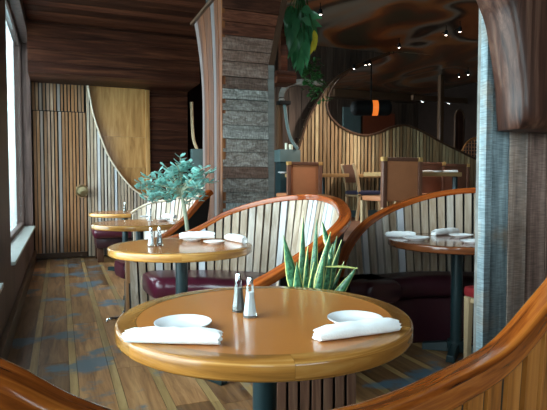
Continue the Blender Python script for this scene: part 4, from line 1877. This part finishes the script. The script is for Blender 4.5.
sp0 = make_spot(1)
for i, (u, y, w, lb) in enumerate(spots):
    o = sp0 if i == 0 else copy_tree(sp0)
    wall_hung = y in (69, 65.5, 64.5)
    p = atY(u, y, YB - .12) if wall_hung else atZ(u, y, CR - .16)
    o.location = p
    tag(o, lb)
    m = MB()
    if wall_hung:
        m.tube([(0, .005, .06), (0, .10, .06)], .006, 6)
    else:
        m.tube([(0, 0, .075), (0, 0, .159)], .006, 6)
    m.build('stem', 'black', o)
for i in (3, 4, 5, 8):
    u, y, w, lb = spots[i]
    p = atZ(u, y, CR - .175)
    l = bpy.data.lights.new('spotlight_beam', 'SPOT')
    l.energy = 34 if i == 8 else 150
    l.color = (1, .88, .76)
    l.spot_size = R(100)
    l.spot_blend = .8
    l.shadow_soft_size = .03
    o = bpy.data.objects.new('spotlight_beam', l)
    COL.objects.link(o)
    o.location = p
    tgt = Vector((4.0, 7.2, PZ + .6)) if i != 8 else Vector((3.4, 7.4, PZ + .6))
    o.rotation_euler = (tgt - p).to_track_quat('-Z', 'Y').to_euler()
for i, (u, y, lb) in enumerate(((422, 106, 'left downlight under the dark beam beyond the screen'), (448, 106.5, 'right downlight under the dark beam beyond the screen'))):
    p = at(u, y, 10.2 / (math.cos(TH) - (u - 273.5) / F * math.sin(TH)))
    o = empty('downlight', (p.x, 10.2, at(412, 100, 1).z * 0 + atY(412, 100, 10.2).z - .0005), label=lb, cat='lamp', group='downlights under the far beam')
    m = MB()
    m.lathe([(0, 0), (.05, 0), (.05, -.03), (.045, -.035), (.04, -.01), (0, -.01)], 18)
    m.build('housing', 'steel', o)
    m = MB()
    m.lathe([(0, -.011), (.038, -.011), (.03, -.028), (0, -.033)], 16)
    m.build('bulb', M['bulb'], o)

# arched timber panel, green print and cane chair beyond the screen
q = atY(458.5, 150, 9.8)
ap = empty('arched_panel', (q.x, 9.8, PZ), label='arched brown timber panel beyond the screen by the right pillar', cat='panel', world=True)
hw = .13
zt_ = atY(458, 110, 9.8).z
poly = [(q.x - hw, PZ + .001), (q.x + hw, PZ + .001)] + [(q.x + hw * math.cos(PI * k / 14), zt_ - .2 + .2 * math.sin(PI * k / 14)) for k in range(15)]
m = MB()
m.prism(poly, 9.78, 9.82)
m.build('leaf', 'corbel', ap, smooth=False)
m = MB(uv=True)
pts = [Vector((q.x - hw, 9.785, PZ + .002))] + [Vector((q.x + hw * math.cos(PI - PI * k / 14), 9.785, zt_ - .2 + .2 * math.sin(PI * k / 14))) for k in range(15)] + [Vector((q.x + hw, 9.785, PZ + .002))]
m.sweep(pts, rrect(.05, .03, .006), normals=[Vector((0, 1, 0))] * len(pts))
m.build('surround', 'rail_dark', ap)
a, b = atY(465, 131, 11.4), atY(484, 113, 11.4)
gp = empty('picture', ((a.x + b.x) / 2, 11.4, a.z), label='pale green print beyond the screen at the right pillar', cat='picture', world=True)
m = MB()
m.span((a.x, 11.38, a.z), (b.x, 11.41, b.z), .004)
m.build('print', 'pale_green', gp)
m = MB()
m.span((a.x - .03, 11.412, a.z - .03), (b.x + .03, 11.44, b.z + .03), .004)
m.build('frame', 'rail_dark', gp)
for xx in (a.x + .05, b.x - .05):
    m = MB()
    m.span((xx - .015, 11.42, PZ + .001), (xx + .015, 11.436, a.z - .03))
    m.build('stand_leg', 'black', gp)
q = atY(472, 152, 8.95)
wc = empty('wicker_chair', (q.x + .1, 8.95, PZ), label='orange cane chair with arched lattice back beyond the screen', cat='chair', world=True)
m = MB()
cx, cz, rr_ = q.x + .14, q.z - .12, .42
pts = [Vector((cx + rr_ * math.cos(PI - PI * k / 20), 8.95, cz + rr_ * math.sin(PI * k / 20))) for k in range(21)]
m.tube(pts, .022, 10)
m.build('back_hoop', 'wicker', wc)
m = MB()
for k in range(-5, 6):
    x = k * .075
    h = math.sqrt(max(0, rr_ ** 2 - x * x))
    m.tube([(cx + x, 8.955, cz), (cx + x, 8.955, cz + h)], .006, 6)
    if 0 < cz + k * .075 - cz < rr_:
        w_ = math.sqrt(rr_ ** 2 - (k * .075) ** 2)
        m.tube([(cx - w_, 8.95, cz + k * .075), (cx + w_, 8.95, cz + k * .075)], .006, 6)
m.build('lattice', 'wicker', wc)
m = MB()
m.span((cx - .40, 8.95, PZ + .40), (cx + .40, 9.5, PZ + .46), .02)
m.build('seat', 'wicker', wc)
for sx_, yy in ((-1, 8.97), (1, 8.97), (-1, 9.46), (1, 9.46)):
    m = MB()
    m.tube([(cx + sx_ * .36, yy, PZ + .001), (cx + sx_ * .36, yy, PZ + .40 if yy > 9 else cz + .1)], .02, 8)
    m.build('leg', 'wicker', wc)

# chrome foot under the third booth's seat end
q = at(113, 299, 4.1)

# ------------------------------------------------------------------ light: overcast sky through the windows
wd = bpy.data.worlds.new('sky')
scene.world = wd
wd.use_nodes = True
N, L = wd.node_tree.nodes, wd.node_tree.links
bg = N['Background']
tc = N.new('ShaderNodeTexCoord')
sp = N.new('ShaderNodeSeparateXYZ')
L.new(tc.outputs['Generated'], sp.inputs[0])
cr = N.new('ShaderNodeValToRGB')
mr = N.new('ShaderNodeMapRange')
mr.inputs['From Min'].default_value = -1
L.new(sp.outputs['Z'], mr.inputs['Value'])
L.new(mr.outputs[0], cr.inputs[0])
e = cr.color_ramp.elements
e[0].position = .42
e[0].color = (.34, .46, .50, 1)
e[1].position = .62
e[1].color = (.80, .93, 1.0, 1)
x_ = e.new(.495)
x_.color = (.52, .66, .70, 1)
x_ = e.new(.51)
x_.color = (.78, .93, .98, 1)
L.new(cr.outputs[0], bg.inputs['Color'])
bg.inputs['Strength'].default_value = 15.0


def portal(loc, rot, sx, sy):
    l = bpy.data.lights.new('window_daylight', 'AREA')
    l.shape = 'RECTANGLE'
    l.size = sx
    l.size_y = sy
    l.cycles.is_portal = True
    o = bpy.data.objects.new('window_daylight', l)
    COL.objects.link(o)
    o.location = loc
    o.rotation_euler = rot
    return o


for a, b in WIN:
    portal((XG - .05, (a + b) / 2, (SILL + HEAD) / 2), (0, -PI / 2, 0), HEAD - SILL, b - a)
portal(((FW[0] + FW[1]) / 2, -3.54, 2.25), (PI / 2, 0, 0), FW[1] - FW[0], 1.3)

for o in bpy.data.objects:
    if '_org' in o:
        del o['_org']

scene.view_settings.view_transform = 'Standard'
scene.view_settings.look = 'None'
scene.view_settings.gamma = 1
scene.view_settings.exposure = 0.0
